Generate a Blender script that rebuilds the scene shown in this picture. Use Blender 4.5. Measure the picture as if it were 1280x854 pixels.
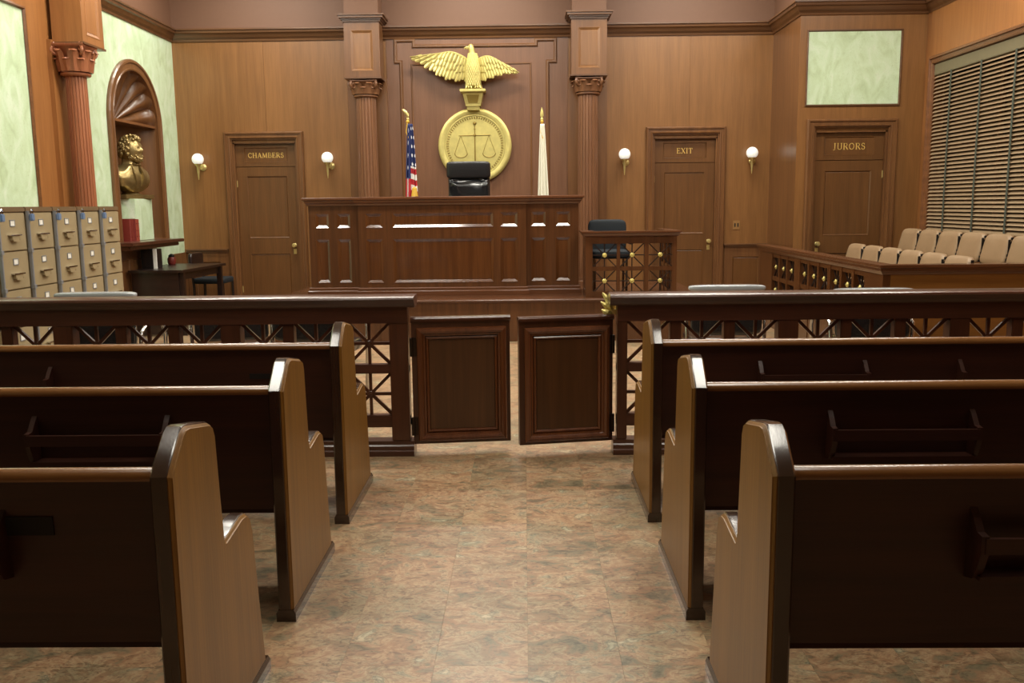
import bpy, bmesh, math, random
from mathutils import Vector, Matrix, noise as mnoise
random.seed(7)
for o in list(bpy.data.objects): bpy.data.objects.remove(o)
SC = bpy.context.scene
COL = SC.collection
PI = math.pi
# ------------------------------------------------------------------ camera
cd = bpy.data.cameras.new('camera'); cam = bpy.data.objects.new('camera', cd); COL.objects.link(cam)
cam.location = (0, 0, 1.48); cam.rotation_euler = (1.4207503, 0.0108101, 0.0131249)
cd.sensor_width = 36; cd.lens = 31.78; cd.clip_start = .05; cd.clip_end = 60
SC.camera = cam
# ------------------------------------------------------------------ world, view, lights
w = bpy.data.worlds.new('world'); SC.world = w; w.use_nodes = True
w.node_tree.nodes['Background'].inputs[0].default_value = (1, .93, .82, 1)
w.node_tree.nodes['Background'].inputs[1].default_value = .16
SC.view_settings.view_transform = 'Standard'; SC.view_settings.look = 'None'
SC.view_settings.gamma = 1; SC.view_settings.use_curve_mapping = False
SC.view_settings.exposure = -0.28
CEIL = 4.9
LIGHTS = [  # x, y, watts, sx, sy
    (-3.4, 11.2, 50, 1.2, .4), (-.65, 11.3, 50, 1.2, .4), (2.1, 11.2, 46, 1.2, .4),
    (-3.4, 8.7, 50, 1.2, .4), (-1.6, 8.7, 44, 1.2, .4), (.3, 8.7, 44, 1.2, .4), (2.2, 8.7, 44, 1.2, .4), (4.0, 8.9, 44, 1.2, .4),
    (-3.0, 6.1, 36, 1.2, .4), (-.2, 6.1, 36, 1.2, .4), (2.6, 6.1, 36, 1.2, .4),
    (-1.95, 3.1, 34, .5, 2.4), (1.45, 3.1, 34, .5, 2.4)]
for i, (x, y, W, sx, sy) in enumerate(LIGHTS):
    l = bpy.data.lights.new('ceiling_lamp', 'AREA'); l.shape = 'RECTANGLE'; l.size = sx; l.size_y = sy
    l.energy = W * 1.58; l.color = (1, .96, .86)
    o = bpy.data.objects.new('lamp_light', l); COL.objects.link(o); o.location = (x, y, CEIL - .10)

# ------------------------------------------------------------------ materials
def srgb(r, g, b):
    f = lambda c: (c/255/12.92) if c/255 <= .04045 else ((c/255+.055)/1.055)**2.4
    return (f(r), f(g), f(b), 1)
def newmat(name):
    m = bpy.data.materials.new(name); m.use_nodes = True
    return m, m.node_tree.nodes, m.node_tree.links, m.node_tree.nodes['Principled BSDF']
def plain(name, c, rough=.5, metal=0, emit=0, coat=0, noise=.06, bump=0, nscale=20):
    m, N, L, P = newmat(name)
    P.inputs['Roughness'].default_value = rough; P.inputs['Metallic'].default_value = metal
    P.inputs['Coat Weight'].default_value = coat
    tc = N.new('ShaderNodeTexCoord'); n = N.new('ShaderNodeTexNoise'); n.inputs['Scale'].default_value = nscale
    n.inputs['Detail'].default_value = 5
    L.new(tc.outputs['Object'], n.inputs['Vector'])
    mx = N.new('ShaderNodeMixRGB'); col = srgb(*c)
    mx.inputs[1].default_value = tuple(v*(1-noise) for v in col[:3])+(1,)
    mx.inputs[2].default_value = tuple(min(1, v*(1+noise)) for v in col[:3])+(1,)
    L.new(n.outputs[0], mx.inputs[0]); L.new(mx.outputs[0], P.inputs['Base Color'])
    if bump:
        b = N.new('ShaderNodeBump'); b.inputs['Strength'].default_value = bump; b.inputs['Distance'].default_value = .01
        L.new(n.outputs[0], b.inputs['Height']); L.new(b.outputs[0], P.inputs['Normal'])
    if emit:
        P.inputs['Emission Color'].default_value = col; P.inputs['Emission Strength'].default_value = emit
    return m
def wood(name, c1, c2, axis=2, rough=.4, coat=.25, sc=1.0, blotch=.35, croug=.25):
    m, N, L, P = newmat(name)
    P.inputs['Roughness'].default_value = rough; P.inputs['Coat Weight'].default_value = coat
    P.inputs['Coat Roughness'].default_value = croug
    tc = N.new('ShaderNodeTexCoord'); oi = N.new('ShaderNodeObjectInfo')
    ad = N.new('ShaderNodeVectorMath'); ad.operation = 'ADD'
    mu = N.new('ShaderNodeMath'); mu.operation = 'MULTIPLY'; mu.inputs[1].default_value = 13
    L.new(oi.outputs['Random'], mu.inputs[0]); L.new(tc.outputs['Object'], ad.inputs[0]); L.new(mu.outputs[0], ad.inputs[1])
    def nz(s_across, s_along, det, dist=0):
        mp = N.new('ShaderNodeMapping'); s = [s_across*sc]*3; s[axis] = s_along*sc
        mp.inputs['Scale'].default_value = s
        n = N.new('ShaderNodeTexNoise'); n.inputs['Scale'].default_value = 1; n.inputs['Detail'].default_value = det
        n.inputs['Distortion'].default_value = dist
        L.new(ad.outputs[0], mp.inputs[0]); L.new(mp.outputs[0], n.inputs['Vector']); return n
    a = nz(16, .9, 6, .4); b = nz(140, 3.5, 4); c = nz(1.6, .8, 3)
    r = N.new('ShaderNodeValToRGB'); r.color_ramp.elements[0].position = .34; r.color_ramp.elements[1].position = .68
    r.color_ramp.elements[0].color = srgb(*c1); r.color_ramp.elements[1].color = srgb(*c2)
    L.new(a.outputs[0], r.inputs[0])
    m1 = N.new('ShaderNodeMixRGB'); m1.blend_type = 'MULTIPLY'; m1.inputs[0].default_value = .55
    r2 = N.new('ShaderNodeValToRGB'); r2.color_ramp.elements[0].position = .35; r2.color_ramp.elements[1].position = .6
    r2.color_ramp.elements[0].color = (.74, .71, .69, 1); r2.color_ramp.elements[1].color = (1, 1, 1, 1)
    L.new(b.outputs[0], r2.inputs[0]); L.new(r.outputs[0], m1.inputs[1]); L.new(r2.outputs[0], m1.inputs[2])
    m2 = N.new('ShaderNodeMixRGB'); m2.blend_type = 'MULTIPLY'; m2.inputs[0].default_value = blotch
    r3 = N.new('ShaderNodeValToRGB'); r3.color_ramp.elements[0].position = .3; r3.color_ramp.elements[1].position = .65
    r3.color_ramp.elements[0].color = (.66, .6, .62, 1); r3.color_ramp.elements[1].color = (1.1, 1.05, 1, 1)
    L.new(c.outputs[0], r3.inputs[0]); L.new(m1.outputs[0], m2.inputs[1]); L.new(r3.outputs[0], m2.inputs[2])
    L.new(m2.outputs[0], P.inputs['Base Color'])
    bp = N.new('ShaderNodeBump'); bp.inputs['Strength'].default_value = .06; bp.inputs['Distance'].default_value = .004
    L.new(b.outputs[0], bp.inputs['Height']); L.new(bp.outputs[0], P.inputs['Normal'])
    return m
M = {}
M['wall'] = wood('wall_veneer', (130, 89, 47), (141, 98, 54), 2, .4, .2)
M['wall_o'] = wood('orange_veneer', (152, 101, 54), (164, 111, 61), 2, .45, .1)
M['wall_c'] = wood('center_veneer', (114, 78, 54), (124, 86, 61), 2, .38, .25)
M['trimx'] = wood('trim_wood_x', (92, 62, 38), (112, 76, 46), 0, .35, .3)
M['trimy'] = wood('trim_wood_y', (112, 72, 42), (134, 88, 52), 1, .35, .3)
M['trimz'] = wood('trim_wood_z', (106, 70, 40), (124, 84, 48), 2, .35, .3)
M['door'] = wood('door_wood', (100, 66, 34), (111, 74, 39), 2, .35, .3)
M['bench'] = wood('bench_wood', (78, 46, 22), (94, 57, 29), 2, .26, .5)
M['benchp'] = wood('bench_panel_wood', (80, 46, 22), (96, 58, 29), 2, .2, .9, croug=.1)
M['boxp'] = wood('box_panel_wood', (128, 88, 52), (142, 100, 60), 2, .3, .4)
M['benchx'] = wood('bench_wood_x', (84, 50, 28), (104, 64, 38), 0, .26, .5)
M['pewback'] = wood('pew_back_wood', (54, 26, 16), (68, 34, 20), 0, .45, .08)
M['pewrail'] = wood('pew_rail_wood', (124, 82, 42), (144, 98, 54), 0, .24, .5)
M['pewend'] = wood('pew_end_wood', (126, 87, 26), (144, 101, 35), 2, .42, .12)
M['pewedge'] = wood('pew_edge_wood', (50, 31, 19), (66, 43, 27), 2, .2, .7, croug=.12)
M['railx'] = wood('rail_wood_x', (66, 36, 24), (88, 52, 36), 0, .28, .4)
M['railz'] = wood('rail_wood_z', (68, 37, 22), (86, 49, 30), 2, .3, .3)
M['gatep'] = wood('gate_panel_wood', (72, 43, 20), (86, 53, 27), 2, .35, .3)
M['gatem'] = wood('gate_mould_wood', (94, 54, 30), (112, 66, 38), 2, .25, .4)
M['desk'] = wood('desk_wood', (30, 18, 15), (42, 26, 20), 0, .35, .3)
M['jury'] = wood('jury_panel_wood', (118, 78, 30), (132, 88, 38), 0, .4, .2)
M['copper'] = wood('column_wood', (150, 92, 62), (168, 108, 74), 2, .35, .25)
M['colwood'] = wood('pilaster_shaft_wood', (118, 80, 54), (136, 94, 64), 2, .36, .25)
M['gold'] = plain('gilded_metal', (214, 200, 124), .42, .6, noise=.22, nscale=14)
M['golddark'] = plain('gilded_groove', (150, 128, 62), .5, .5)
M['brass'] = plain('brass', (214, 194, 128), .32, .65)
M['bronze'] = plain('bronze', (158, 138, 92), .36, .8, noise=.35, bump=.3, nscale=24)
M['frieze'] = plain('frieze_paint', (112, 80, 60), .6, noise=.05)
M['ceil'] = plain('ceiling_paint', (205, 198, 185), .8)
M['black'] = plain('black_leather', (24, 24, 26), .32, 0, coat=.3, bump=.2, nscale=60)
M['vinyl'] = plain('black_vinyl', (30, 32, 34), .18, 0, coat=.6)
M['greyv'] = plain('grey_vinyl', (165, 170, 174), .2, 0, coat=.6)
M['navy'] = plain('dark_blue_fabric', (22, 30, 36), .75)
M['chrome'] = plain('chrome', (200, 200, 200), .15, 1)
M['steel'] = plain('grey_lock_bar', (160, 164, 170), .38, .5)
M['tan'] = plain('tan_seat', (142, 116, 86), .5, coat=.1)
M['tandark'] = plain('seat_frame_black', (20, 18, 18), .5)
M['cab'] = plain('cabinet_paint', (168, 151, 117), .42, .1, noise=.04)
M['cabedge'] = plain('cabinet_top_paint', (120, 98, 70), .45, .1)
M['white'] = plain('white_card', (240, 238, 228), .6)
M['globe'] = plain('opal_globe', (250, 250, 240), .15, emit=.6, coat=.5)
M['lens'] = plain('light_diffuser', (255, 246, 228), .5, emit=9)
M['bluelock'] = plain('blue_padlock', (124, 150, 190), .3, .3)
M['red'] = plain('red_book', (118, 38, 28), .5)
M['red2'] = plain('dark_red_book', (110, 30, 26), .5)
M['orange'] = plain('brick_red_book', (146, 66, 44), .55)
M['glass'] = plain('night_glass', (18, 20, 24), .08, 0, coat=.6)
M['slat'] = plain('blind_slat', (158, 134, 104), .4, coat=.1)
M['tape'] = plain('blind_tape', (70, 74, 62), .8)
M['headrail'] = plain('blind_valance', (112, 102, 76), .5)
M['flagwhite'] = plain('flag_white_satin', (235, 232, 212), .45)
M['flaggold'] = plain('gold_fringe', (214, 170, 60), .5)
M['outlet'] = plain('outlet_plate', (150, 112, 66), .4)
M['plate'] = plain('worn_black_mark', (16, 8, 6), .7)
M['letter'] = plain('gold_letter', (232, 196, 110), .4, .1)
M['ink'] = plain('blind_cord', (60, 58, 50), .8)

def marble():
    m, N, L, P = newmat('green_marble'); P.inputs['Roughness'].default_value = .35; P.inputs['Coat Weight'].default_value = .15
    g = N.new('ShaderNodeNewGeometry'); mp = N.new('ShaderNodeMapping'); mp.inputs['Scale'].default_value = (2.6, 2.6, 1.5)
    L.new(g.outputs['Position'], mp.inputs[0])
    n = N.new('ShaderNodeTexNoise'); n.inputs['Scale'].default_value = 2.2; n.inputs['Detail'].default_value = 9; n.inputs['Distortion'].default_value = 1.2
    L.new(mp.outputs[0], n.inputs['Vector'])
    r = N.new('ShaderNodeValToRGB'); e = r.color_ramp.elements
    e[0].position = .28; e[0].color = srgb(184, 206, 166); e[1].position = .75; e[1].color = srgb(222, 236, 214)
    q = e.new(.42); q.color = srgb(198, 220, 182); q = e.new(.54); q.color = srgb(206, 228, 194)
    L.new(n.outputs[0], r.inputs[0])
    n2 = N.new('ShaderNodeTexNoise'); n2.inputs['Scale'].default_value = 5; n2.inputs['Detail'].default_value = 8; n2.inputs['Distortion'].default_value = 2.5
    L.new(mp.outputs[0], n2.inputs['Vector'])
    r2 = N.new('ShaderNodeValToRGB'); e = r2.color_ramp.elements; e[0].position = .485; e[0].color = (1, 1, 1, 1); e[1].position = .515; e[1].color = (1, 1, 1, 1)
    q = e.new(.5); q.color = srgb(200, 196, 160)
    L.new(n2.outputs[0], r2.inputs[0])
    mx = N.new('ShaderNodeMixRGB'); mx.blend_type = 'MULTIPLY'; mx.inputs[0].default_value = .35
    L.new(r.outputs[0], mx.inputs[1]); L.new(r2.outputs[0], mx.inputs[2]); L.new(mx.outputs[0], P.inputs['Base Color'])
    return m
M['marble'] = marble()
def tilemat():
    m, N, L, P = newmat('slate_look_vinyl'); P.inputs['Coat Weight'].default_value = .12; P.inputs['Coat Roughness'].default_value = .2
    g = N.new('ShaderNodeNewGeometry')
    sc = N.new('ShaderNodeVectorMath'); sc.operation = 'SCALE'; sc.inputs['Scale'].default_value = 1/.305
    L.new(g.outputs['Position'], sc.inputs[0])
    fl = N.new('ShaderNodeVectorMath'); fl.operation = 'FLOOR'; L.new(sc.outputs[0], fl.inputs[0])
    sx = N.new('ShaderNodeSeparateXYZ'); L.new(fl.outputs[0], sx.inputs[0])
    cx = N.new('ShaderNodeCombineXYZ'); L.new(sx.outputs[0], cx.inputs[0]); L.new(sx.outputs[1], cx.inputs[1])
    wn = N.new('ShaderNodeTexWhiteNoise'); wn.noise_dimensions = '3D'; L.new(cx.outputs[0], wn.inputs['Vector'])
    of = N.new('ShaderNodeVectorMath'); of.operation = 'SCALE'; of.inputs['Scale'].default_value = .5; L.new(wn.outputs['Color'], of.inputs[0])
    ad = N.new('ShaderNodeVectorMath'); ad.operation = 'ADD'; L.new(g.outputs['Position'], ad.inputs[0]); L.new(of.outputs[0], ad.inputs[1])
    def nz(s, det, dist, sv=(1, 1.5, 1)):
        mp = N.new('ShaderNodeMapping'); mp.inputs['Scale'].default_value = sv; L.new(ad.outputs[0], mp.inputs[0])
        n = N.new('ShaderNodeTexNoise'); n.inputs['Scale'].default_value = s; n.inputs['Detail'].default_value = det; n.inputs['Distortion'].default_value = dist
        n.inputs['Roughness'].default_value = .62
        L.new(mp.outputs[0], n.inputs['Vector']); return n
    n1 = nz(7.0, 9, .7, (1, 1.35, 1))
    r = N.new('ShaderNodeValToRGB'); e = r.color_ramp.elements
    e[0].position = .31; e[0].color = srgb(116, 104, 78); e[1].position = .67; e[1].color = srgb(196, 182, 148)
    for p, c in ((.39, (144, 128, 96)), (.44, (160, 120, 80)), (.485, (172, 134, 92)), (.515, (186, 160, 118)), (.55, (162, 122, 84)), (.585, (182, 158, 118)), (.625, (140, 130, 104))):
        q = e.new(p); q.color = srgb(*c)
    L.new(n1.outputs[0], r.inputs[0])
    n2 = nz(2.6, 4, .5)
    r2 = N.new('ShaderNodeValToRGB'); e = r2.color_ramp.elements
    e[0].position = .40; e[0].color = srgb(238, 212, 174); e[1].position = .60; e[1].color = srgb(200, 208, 190)
    q = e.new(.5); q.color = srgb(240, 230, 208)
    L.new(n2.outputs[0], r2.inputs[0])
    mx = N.new('ShaderNodeMixRGB'); mx.blend_type = 'MULTIPLY'; mx.inputs[0].default_value = .7
    L.new(r.outputs[0], mx.inputs[1]); L.new(r2.outputs[0], mx.inputs[2])
    n3 = nz(24, 8, 1.5, (1, 1.7, 1))
    r3 = N.new('ShaderNodeValToRGB'); e = r3.color_ramp.elements
    e[0].position = .37; e[0].color = (.34, .29, .25, 1); e[1].position = .50; e[1].color = (1, 1, 1, 1)
    L.new(n3.outputs[0], r3.inputs[0])
    m3 = N.new('ShaderNodeMixRGB'); m3.blend_type = 'MULTIPLY'; m3.inputs[0].default_value = .65
    L.new(mx.outputs[0], m3.inputs[1]); L.new(r3.outputs[0], m3.inputs[2])
    hv = N.new('ShaderNodeHueSaturation'); hv.inputs['Saturation'].default_value = .84; mr = N.new('ShaderNodeMapRange'); mr.inputs[3].default_value = .98; mr.inputs[4].default_value = 1.12
    L.new(wn.outputs['Value'], mr.inputs[0]); L.new(mr.outputs[0], hv.inputs['Value']); L.new(m3.outputs[0], hv.inputs['Color'])
    L.new(hv.outputs[0], P.inputs['Base Color'])
    rr = N.new('ShaderNodeMapRange'); rr.inputs[3].default_value = .30; rr.inputs[4].default_value = .5
    L.new(n3.outputs[0], rr.inputs[0]); L.new(rr.outputs[0], P.inputs['Roughness'])
    bp = N.new('ShaderNodeBump'); bp.inputs['Strength'].default_value = .12; bp.inputs['Distance'].default_value = .004
    L.new(n1.outputs[0], bp.inputs['Height']); L.new(bp.outputs[0], P.inputs['Normal'])
    return m
M['tile'] = tilemat()

# ------------------------------------------------------------------ mesh builder
ID = lambda u, v, d: (u, -d, v)      # u along x, v up, d outward towards the viewer side (-y)
def plane(ox, oy, oz, ang=0):
    """returns map(u,v,d): u along the direction ang, v up, d outward normal (right-hand side of u)"""
    c, s = math.cos(ang), math.sin(ang)
    return lambda u, v, d: (ox+c*u+s*d, oy+s*u-c*d, oz+v)
class B:
    def __init__(s): s.v = []; s.f = []
    def add(s, vs, fs):
        n = len(s.v); s.v += [tuple(p) for p in vs]; s.f += [tuple(i+n for i in f) for f in fs]; return s
    def box(s, x0, x1, y0, y1, z0, z1):
        s.add([(x, y, z) for z in (z0, z1) for y in (y0, y1) for x in (x0, x1)],
              [(0, 2, 3, 1), (4, 5, 7, 6), (0, 1, 5, 4), (2, 6, 7, 3), (0, 4, 6, 2), (1, 3, 7, 5)]); return s
    def mbox(s, mp, u0, u1, v0, v1, d0, d1):
        s.add([mp(u, v, d) for d in (d0, d1) for v in (v0, v1) for u in (u0, u1)],
              [(0, 2, 3, 1), (4, 5, 7, 6), (0, 1, 5, 4), (2, 6, 7, 3), (0, 4, 6, 2), (1, 3, 7, 5)]); return s
    def bbox(s, x0, x1, y0, y1, z0, z1, c=.006):
        """box with chamfered edges"""
        bm = bmesh.new(); bmesh.ops.create_cube(bm, size=1)
        for v in bm.verts: v.co = ((x0+x1)/2+v.co.x*(x1-x0), (y0+y1)/2+v.co.y*(y1-y0), (z0+z1)/2+v.co.z*(z1-z0))
        bmesh.ops.bevel(bm, geom=bm.edges[:], offset=c, segments=2, affect='EDGES')
        bm.verts.ensure_lookup_table()
        s.add([v.co[:] for v in bm.verts], [[v.index for v in f.verts] for f in bm.faces]); bm.free(); return s
    def prism(s, poly, fn, a, b):
        """poly: 2-D points, fn(p,q,t) -> xyz, extruded from t=a to t=b"""
        n = len(poly)
        s.add([fn(p[0], p[1], t) for t in (a, b) for p in poly],
              [tuple(range(n))[::-1], tuple(range(n, 2*n))]+[(i, (i+1) % n, n+(i+1) % n, n+i) for i in range(n)]); return s
    def rings(s, R, closed=True, cap=True, loop=False):
        """R: list of rings of equal length"""
        n = len(R[0]); m = len(R); vs = [p for r in R for p in r]; fs = []
        for j in range(m if loop else m-1):
            k = (j+1) % m
            for i in range(n if closed else n-1):
                fs.append((j*n+i, j*n+(i+1) % n, k*n+(i+1) % n, k*n+i))
        if cap and not loop:
            fs.append(tuple(range(n))[::-1]); fs.append(tuple((m-1)*n+i for i in range(n)))
        s.add(vs, fs); return s
    def tube(s, pts, r, n=10):
        pts = [Vector(p) for p in pts]; R = []
        rr = r if isinstance(r, (list, tuple)) else [r]*len(pts)
        up = None
        for i, p in enumerate(pts):
            t = (pts[min(i+1, len(pts)-1)]-pts[max(i-1, 0)]).normalized()
            if up is None: up = Vector((0, 0, 1)) if abs(t.z) < .9 else Vector((1, 0, 0))
            a = t.cross(up).normalized(); b = t.cross(a).normalized(); up = a.cross(t) if a.cross(t).length > 0 else up
            R.append([tuple(p+rr[i]*(math.cos(2*PI*k/n)*a+math.sin(2*PI*k/n)*b)) for k in range(n)])
        s.rings(R); return s
    def lathe(s, prof, c=(0, 0, 0), n=24, ax='z', mod=None):
        R = []
        for r, z in prof:
            ring = []
            for k in range(n):
                a = 2*PI*k/n; q = r*(mod(a, z) if mod else 1)
                if ax == 'z': ring.append((c[0]+q*math.cos(a), c[1]+q*math.sin(a), c[2]+z))
                elif ax == 'y': ring.append((c[0]+q*math.cos(a), c[1]-z, c[2]+q*math.sin(a)))
                else: ring.append((c[0]+z, c[1]+q*math.cos(a), c[2]+q*math.sin(a)))
            R.append(ring)
        s.rings(R); return s
    def ball(s, c, r, n=20, m=12, sx=1, sy=1, sz=1, fn=None):
        R = []
        for j in range(m+1):
            th = max(.001, min(PI-.001, PI*j/m)); ring = []
            for k in range(n):
                a = 2*PI*k/n; d = Vector((math.sin(th)*math.cos(a), math.sin(th)*math.sin(a), math.cos(th)))
                q = fn(d) if fn else 1
                ring.append((c[0]+r*sx*d.x*q, c[1]+r*sy*d.y*q, c[2]+r*sz*d.z*q))
            R.append(ring)
        s.rings(R); return s
    def sweep(s, path, prof, closed=False):
        """path: horizontal polyline (x,y); prof: (out, z) with out to the RIGHT of travel direction; mitred"""
        n = len(path); R = []
        for i in range(n):
            p = Vector(path[i]); 
            a = (p-Vector(path[i-1])).normalized() if (i > 0 or closed) else None
            b = (Vector(path[(i+1) % n])-p).normalized() if (i < n-1 or closed) else None
            if a is None: a = b
            if b is None: b = a
            na = Vector((a.y, -a.x)); nb = Vector((b.y, -b.x)); m = (na+nb)
            m = m/m.length; k = 1/max(.2, m.dot(na))
            R.append([(p.x+m.x*o*k, p.y+m.y*o*k, z) for o, z in prof])
        s.rings(R, loop=closed); return s
    def frame(s, mp, u0, u1, v0, v1, prof):
        """picture-frame moulding in plane mp: prof (inset from outer edge, d)"""
        R = []
        for (cu, cv, su, sv) in ((u0, v0, 1, 1), (u1, v0, -1, 1), (u1, v1, -1, -1), (u0, v1, 1, -1)):
            R.append([mp(cu+su*i, cv+sv*i, d) for i, d in prof])
        s.rings(R, loop=True); return s
    def casing(s, mp, u0, u1, v0, v1, prof):
        """three-sided moulding (door casing), prof (inset, d)"""
        R = [[mp(u0+i, v0, d) for i, d in prof], [mp(u0+i, v1-i, d) for i, d in prof],
             [mp(u1-i, v1-i, d) for i, d in prof], [mp(u1-i, v0, d) for i, d in prof]]
        s.rings(R); return s
    def path_mould(s, mp, pts, wd, h, closed=False):
        """raised bead following pts (u,v) in the plane: width wd, height h"""
        n = len(pts); R = []
        for i in range(n):
            p = Vector(pts[i])
            a = (p-Vector(pts[i-1])).normalized() if (i > 0 or closed) else None
            b = (Vector(pts[(i+1) % n])-p).normalized() if (i < n-1 or closed) else None
            if a is None: a = b
            if b is None: b = a
            na = Vector((a.y, -a.x)); nb = Vector((b.y, -b.x)); m = na+nb; m = m/m.length; k = 1/max(.3, m.dot(na))
            R.append([mp(p.x+m.x*o*k, p.y+m.y*o*k, d) for o, d in ((-wd/2, 0), (-wd/2, h*.5), (-wd/5, h), (wd/5, h), (wd/2, h*.4), (wd/2, 0))])
        s.rings(R, loop=closed); return s

def E(name, loc=(0, 0, 0), label=None, cat=None, group=None):
    o = bpy.data.objects.new(name, None); COL.objects.link(o); o.location = loc; o.empty_display_size = .1
    o['org'] = list(loc)
    return tag(o, label, cat, group)
def tag(o, label=None, cat=None, group=None, kind=None):
    if label: o['label'] = label
    if cat: o['category'] = cat
    if group: o['group'] = group
    if kind: o['kind'] = kind
    return o
def obj(name, b, mat, parent=None, smooth=False, label=None, kind=None, org=None):
    """geometry in world coordinates; converted to the parent's origin"""
    me = bpy.data.meshes.new(name); o = bpy.data.objects.new(name, me); COL.objects.link(o)
    po = Vector(parent['org']) if parent and 'org' in parent else Vector((0, 0, 0))
    oo = Vector(org) if org else po
    me.from_pydata([(p[0]-oo.x, p[1]-oo.y, p[2]-oo.z) for p in b.v], [], b.f); me.update()
    bm = bmesh.new(); bm.from_mesh(me); bmesh.ops.recalc_face_normals(bm, faces=bm.faces[:]); bm.to_mesh(me); bm.free()
    mats = mat if isinstance(mat, list) else [mat]
    for m in mats: me.materials.append(M[m] if isinstance(m, str) else m)
    if smooth:
        for p in me.polygons: p.use_smooth = True
        try: me.set_sharp_from_angle(angle=math.radians(38 if smooth is True else smooth))
        except Exception: pass
    o['org'] = list(oo)
    if parent: o.parent = parent; o.location = oo-po
    else: o.location = oo
    if label: o['label'] = label
    if kind: o['kind'] = kind
    return o
def kids(o): return [c for c in ALL() if c.parent == o]
def ALL(): return list(bpy.data.objects)
def dup(o, loc=None, rot=None, label=None, parent=None, tree=None):
    c = o.copy(); COL.objects.link(c)
    if parent: c.parent = parent
    if loc is not None: c.location = loc
    if rot is not None: c.rotation_euler = (0, 0, rot)
    if label: c['label'] = label
    for ch in list(o.children): dup(ch, parent=c)
    return c
def panelled(mp, W, H, th, rects, depth=.012, bev=.02, back=True):
    """board W x H, front at d=0, thickness th, with recessed bevelled panels; returns frame B and a list of panel Bs"""
    us = sorted({0, W}|{r[0] for r in rects}|{r[1] for r in rects}); vs = sorted({0, H}|{r[2] for r in rects}|{r[3] for r in rects})
    f = B()
    for i in range(len(us)-1):
        for j in range(len(vs)-1):
            cu = (us[i]+us[i+1])/2; cv = (vs[j]+vs[j+1])/2
            if any(r[0] < cu < r[1] and r[2] < cv < r[3] for r in rects): continue
            f.add([mp(us[i], vs[j], 0), mp(us[i+1], vs[j], 0), mp(us[i+1], vs[j+1], 0), mp(us[i], vs[j+1], 0)], [(0, 1, 2, 3)])
    f.add([mp(u, v, d) for d in (0, -th) for u, v in ((0, 0), (W, 0), (W, H), (0, H))],
          [(0, 4, 5, 1), (1, 5, 6, 2), (2, 6, 7, 3), (3, 7, 4, 0), (4, 7, 6, 5)])
    P = []
    for u0, u1, v0, v1 in rects:
        q = B()
        R = [[mp(a, b_, d) for a, b_ in ((u0+i, v0+i), (u1-i, v0+i), (u1-i, v1-i), (u0+i, v1-i))] for i, d in
             ((0, -th*.9), (0, 0), (0, .003), (.006, .003), (bev, -depth), (bev+.004, -depth*.8))]
        q.rings(R); P.append(q)
    return f, P

exec_parts = []
# ================================================================== STRUCTURE
BY = 12.5; LX = -4.7; RX = 4.85; FY = -3.2
# floor slab and tiles
fl = obj('floor', B().box(LX-.15, RX+.15, FY, BY+.15, -.2, -.004), plain('subfloor', (120, 100, 80), .8), kind='structure')
T = .305
def tile_b(x0, x1, y0, y1):
    return B().box(x0, x1, y0, y1, -.004, 0)
tm = None; cells = []
R_, Fpx = cam.rotation_euler.to_matrix(), 1130.
def proj(x, y, z):
    c = R_.transposed() @ (Vector((x, y, z))-Vector(cam.location)); return (640+Fpx*c.x/-c.z, 427-Fpx*c.y/-c.z) if c.z < -.1 else None
ix0 = math.floor(LX/T); ix1 = math.ceil(RX/T); iy0 = math.floor(FY/T); iy1 = math.ceil(BY/T)
for i in range(ix0, ix1):
    for j in range(iy0, iy1):
        x0, x1, y0, y1 = max(i*T, LX), min(i*T+T, RX), j*T, min(j*T+T, BY)
        full = (x1-x0 > T-1e-6 and y1-y0 > T-1e-6)
        p = proj((x0+x1)/2, (y0+y1)/2, 0)
        inview = p and -60 < p[0] < 1340 and -50 < p[1] < 900
        cells.append((y0 if (inview and full) else 99+y0, x0, x1, y0, y1, full))
cells.sort()
tmesh = None; rest = B(); g = .0003
for k, (key, x0, x1, y0, y1, full) in enumerate(cells):
    if k < 300 and key < 50:
        if tmesh is None:
            t0 = obj('tile', tile_b(g, T-g, g, T-g), 'tile', fl); tmesh = t0; t0.location = (x0, y0, 0)
        else:
            c = tmesh.copy(); COL.objects.link(c); c.location = (x0, y0, 0)
    else:
        rest.add([(x0+g, y0+g, 0), (x1-g, y0+g, 0), (x1-g, y1-g, 0), (x0+g, y1-g, 0), (x0+g, y0+g, -.004), (x1-g, y0+g, -.004), (x1-g, y1-g, -.004), (x0+g, y1-g, -.004)],
                 [(0, 1, 2, 3), (4, 5, 1, 0), (5, 6, 2, 1), (6, 7, 3, 2), (7, 4, 0, 3)])
obj('tile_field', rest, 'tile', fl, kind='stuff')
obj('ceiling', B().box(LX-.15, RX+.15, FY, BY+.15, CEIL, CEIL+.1), 'ceil', kind='structure')

# ---- back wall with door openings
def wall_segments(b, mp, W, H, holes, th):
    us = sorted({0, W}|{h[0] for h in holes}|{h[1] for h in holes})
    for i in range(len(us)-1):
        c = (us[i]+us[i+1])/2; h = [q for q in holes if q[0] < c < q[1]]
        if not h: b.mbox(mp, us[i], us[i+1], 0, H, -th, 0)
        else:
            if h[0][2] > 0: b.mbox(mp, us[i], us[i+1], 0, h[0][2], -th, 0)
            b.mbox(mp, us[i], us[i+1], h[0][3], H, -th, 0)
CROWN = 3.78
D_L = (-3.955, -3.09); D_R = (1.757, 2.618); DH = 2.36
RETX = 3.34; JY = 11.3
D_J = (3.545, 4.425)
wb = B(); mpb = plane(0, BY+.01, 0)
wall_segments(wb, plane(LX, BY+.01, 0), RETX+.02-LX, CEIL, [(D_L[0]-LX, D_L[1]-LX, 0, DH), (D_R[0]-LX, D_R[1]-LX, 0, DH)], .15)
wallb = obj('wall_back', wb, 'wall', kind='structure')
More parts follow.
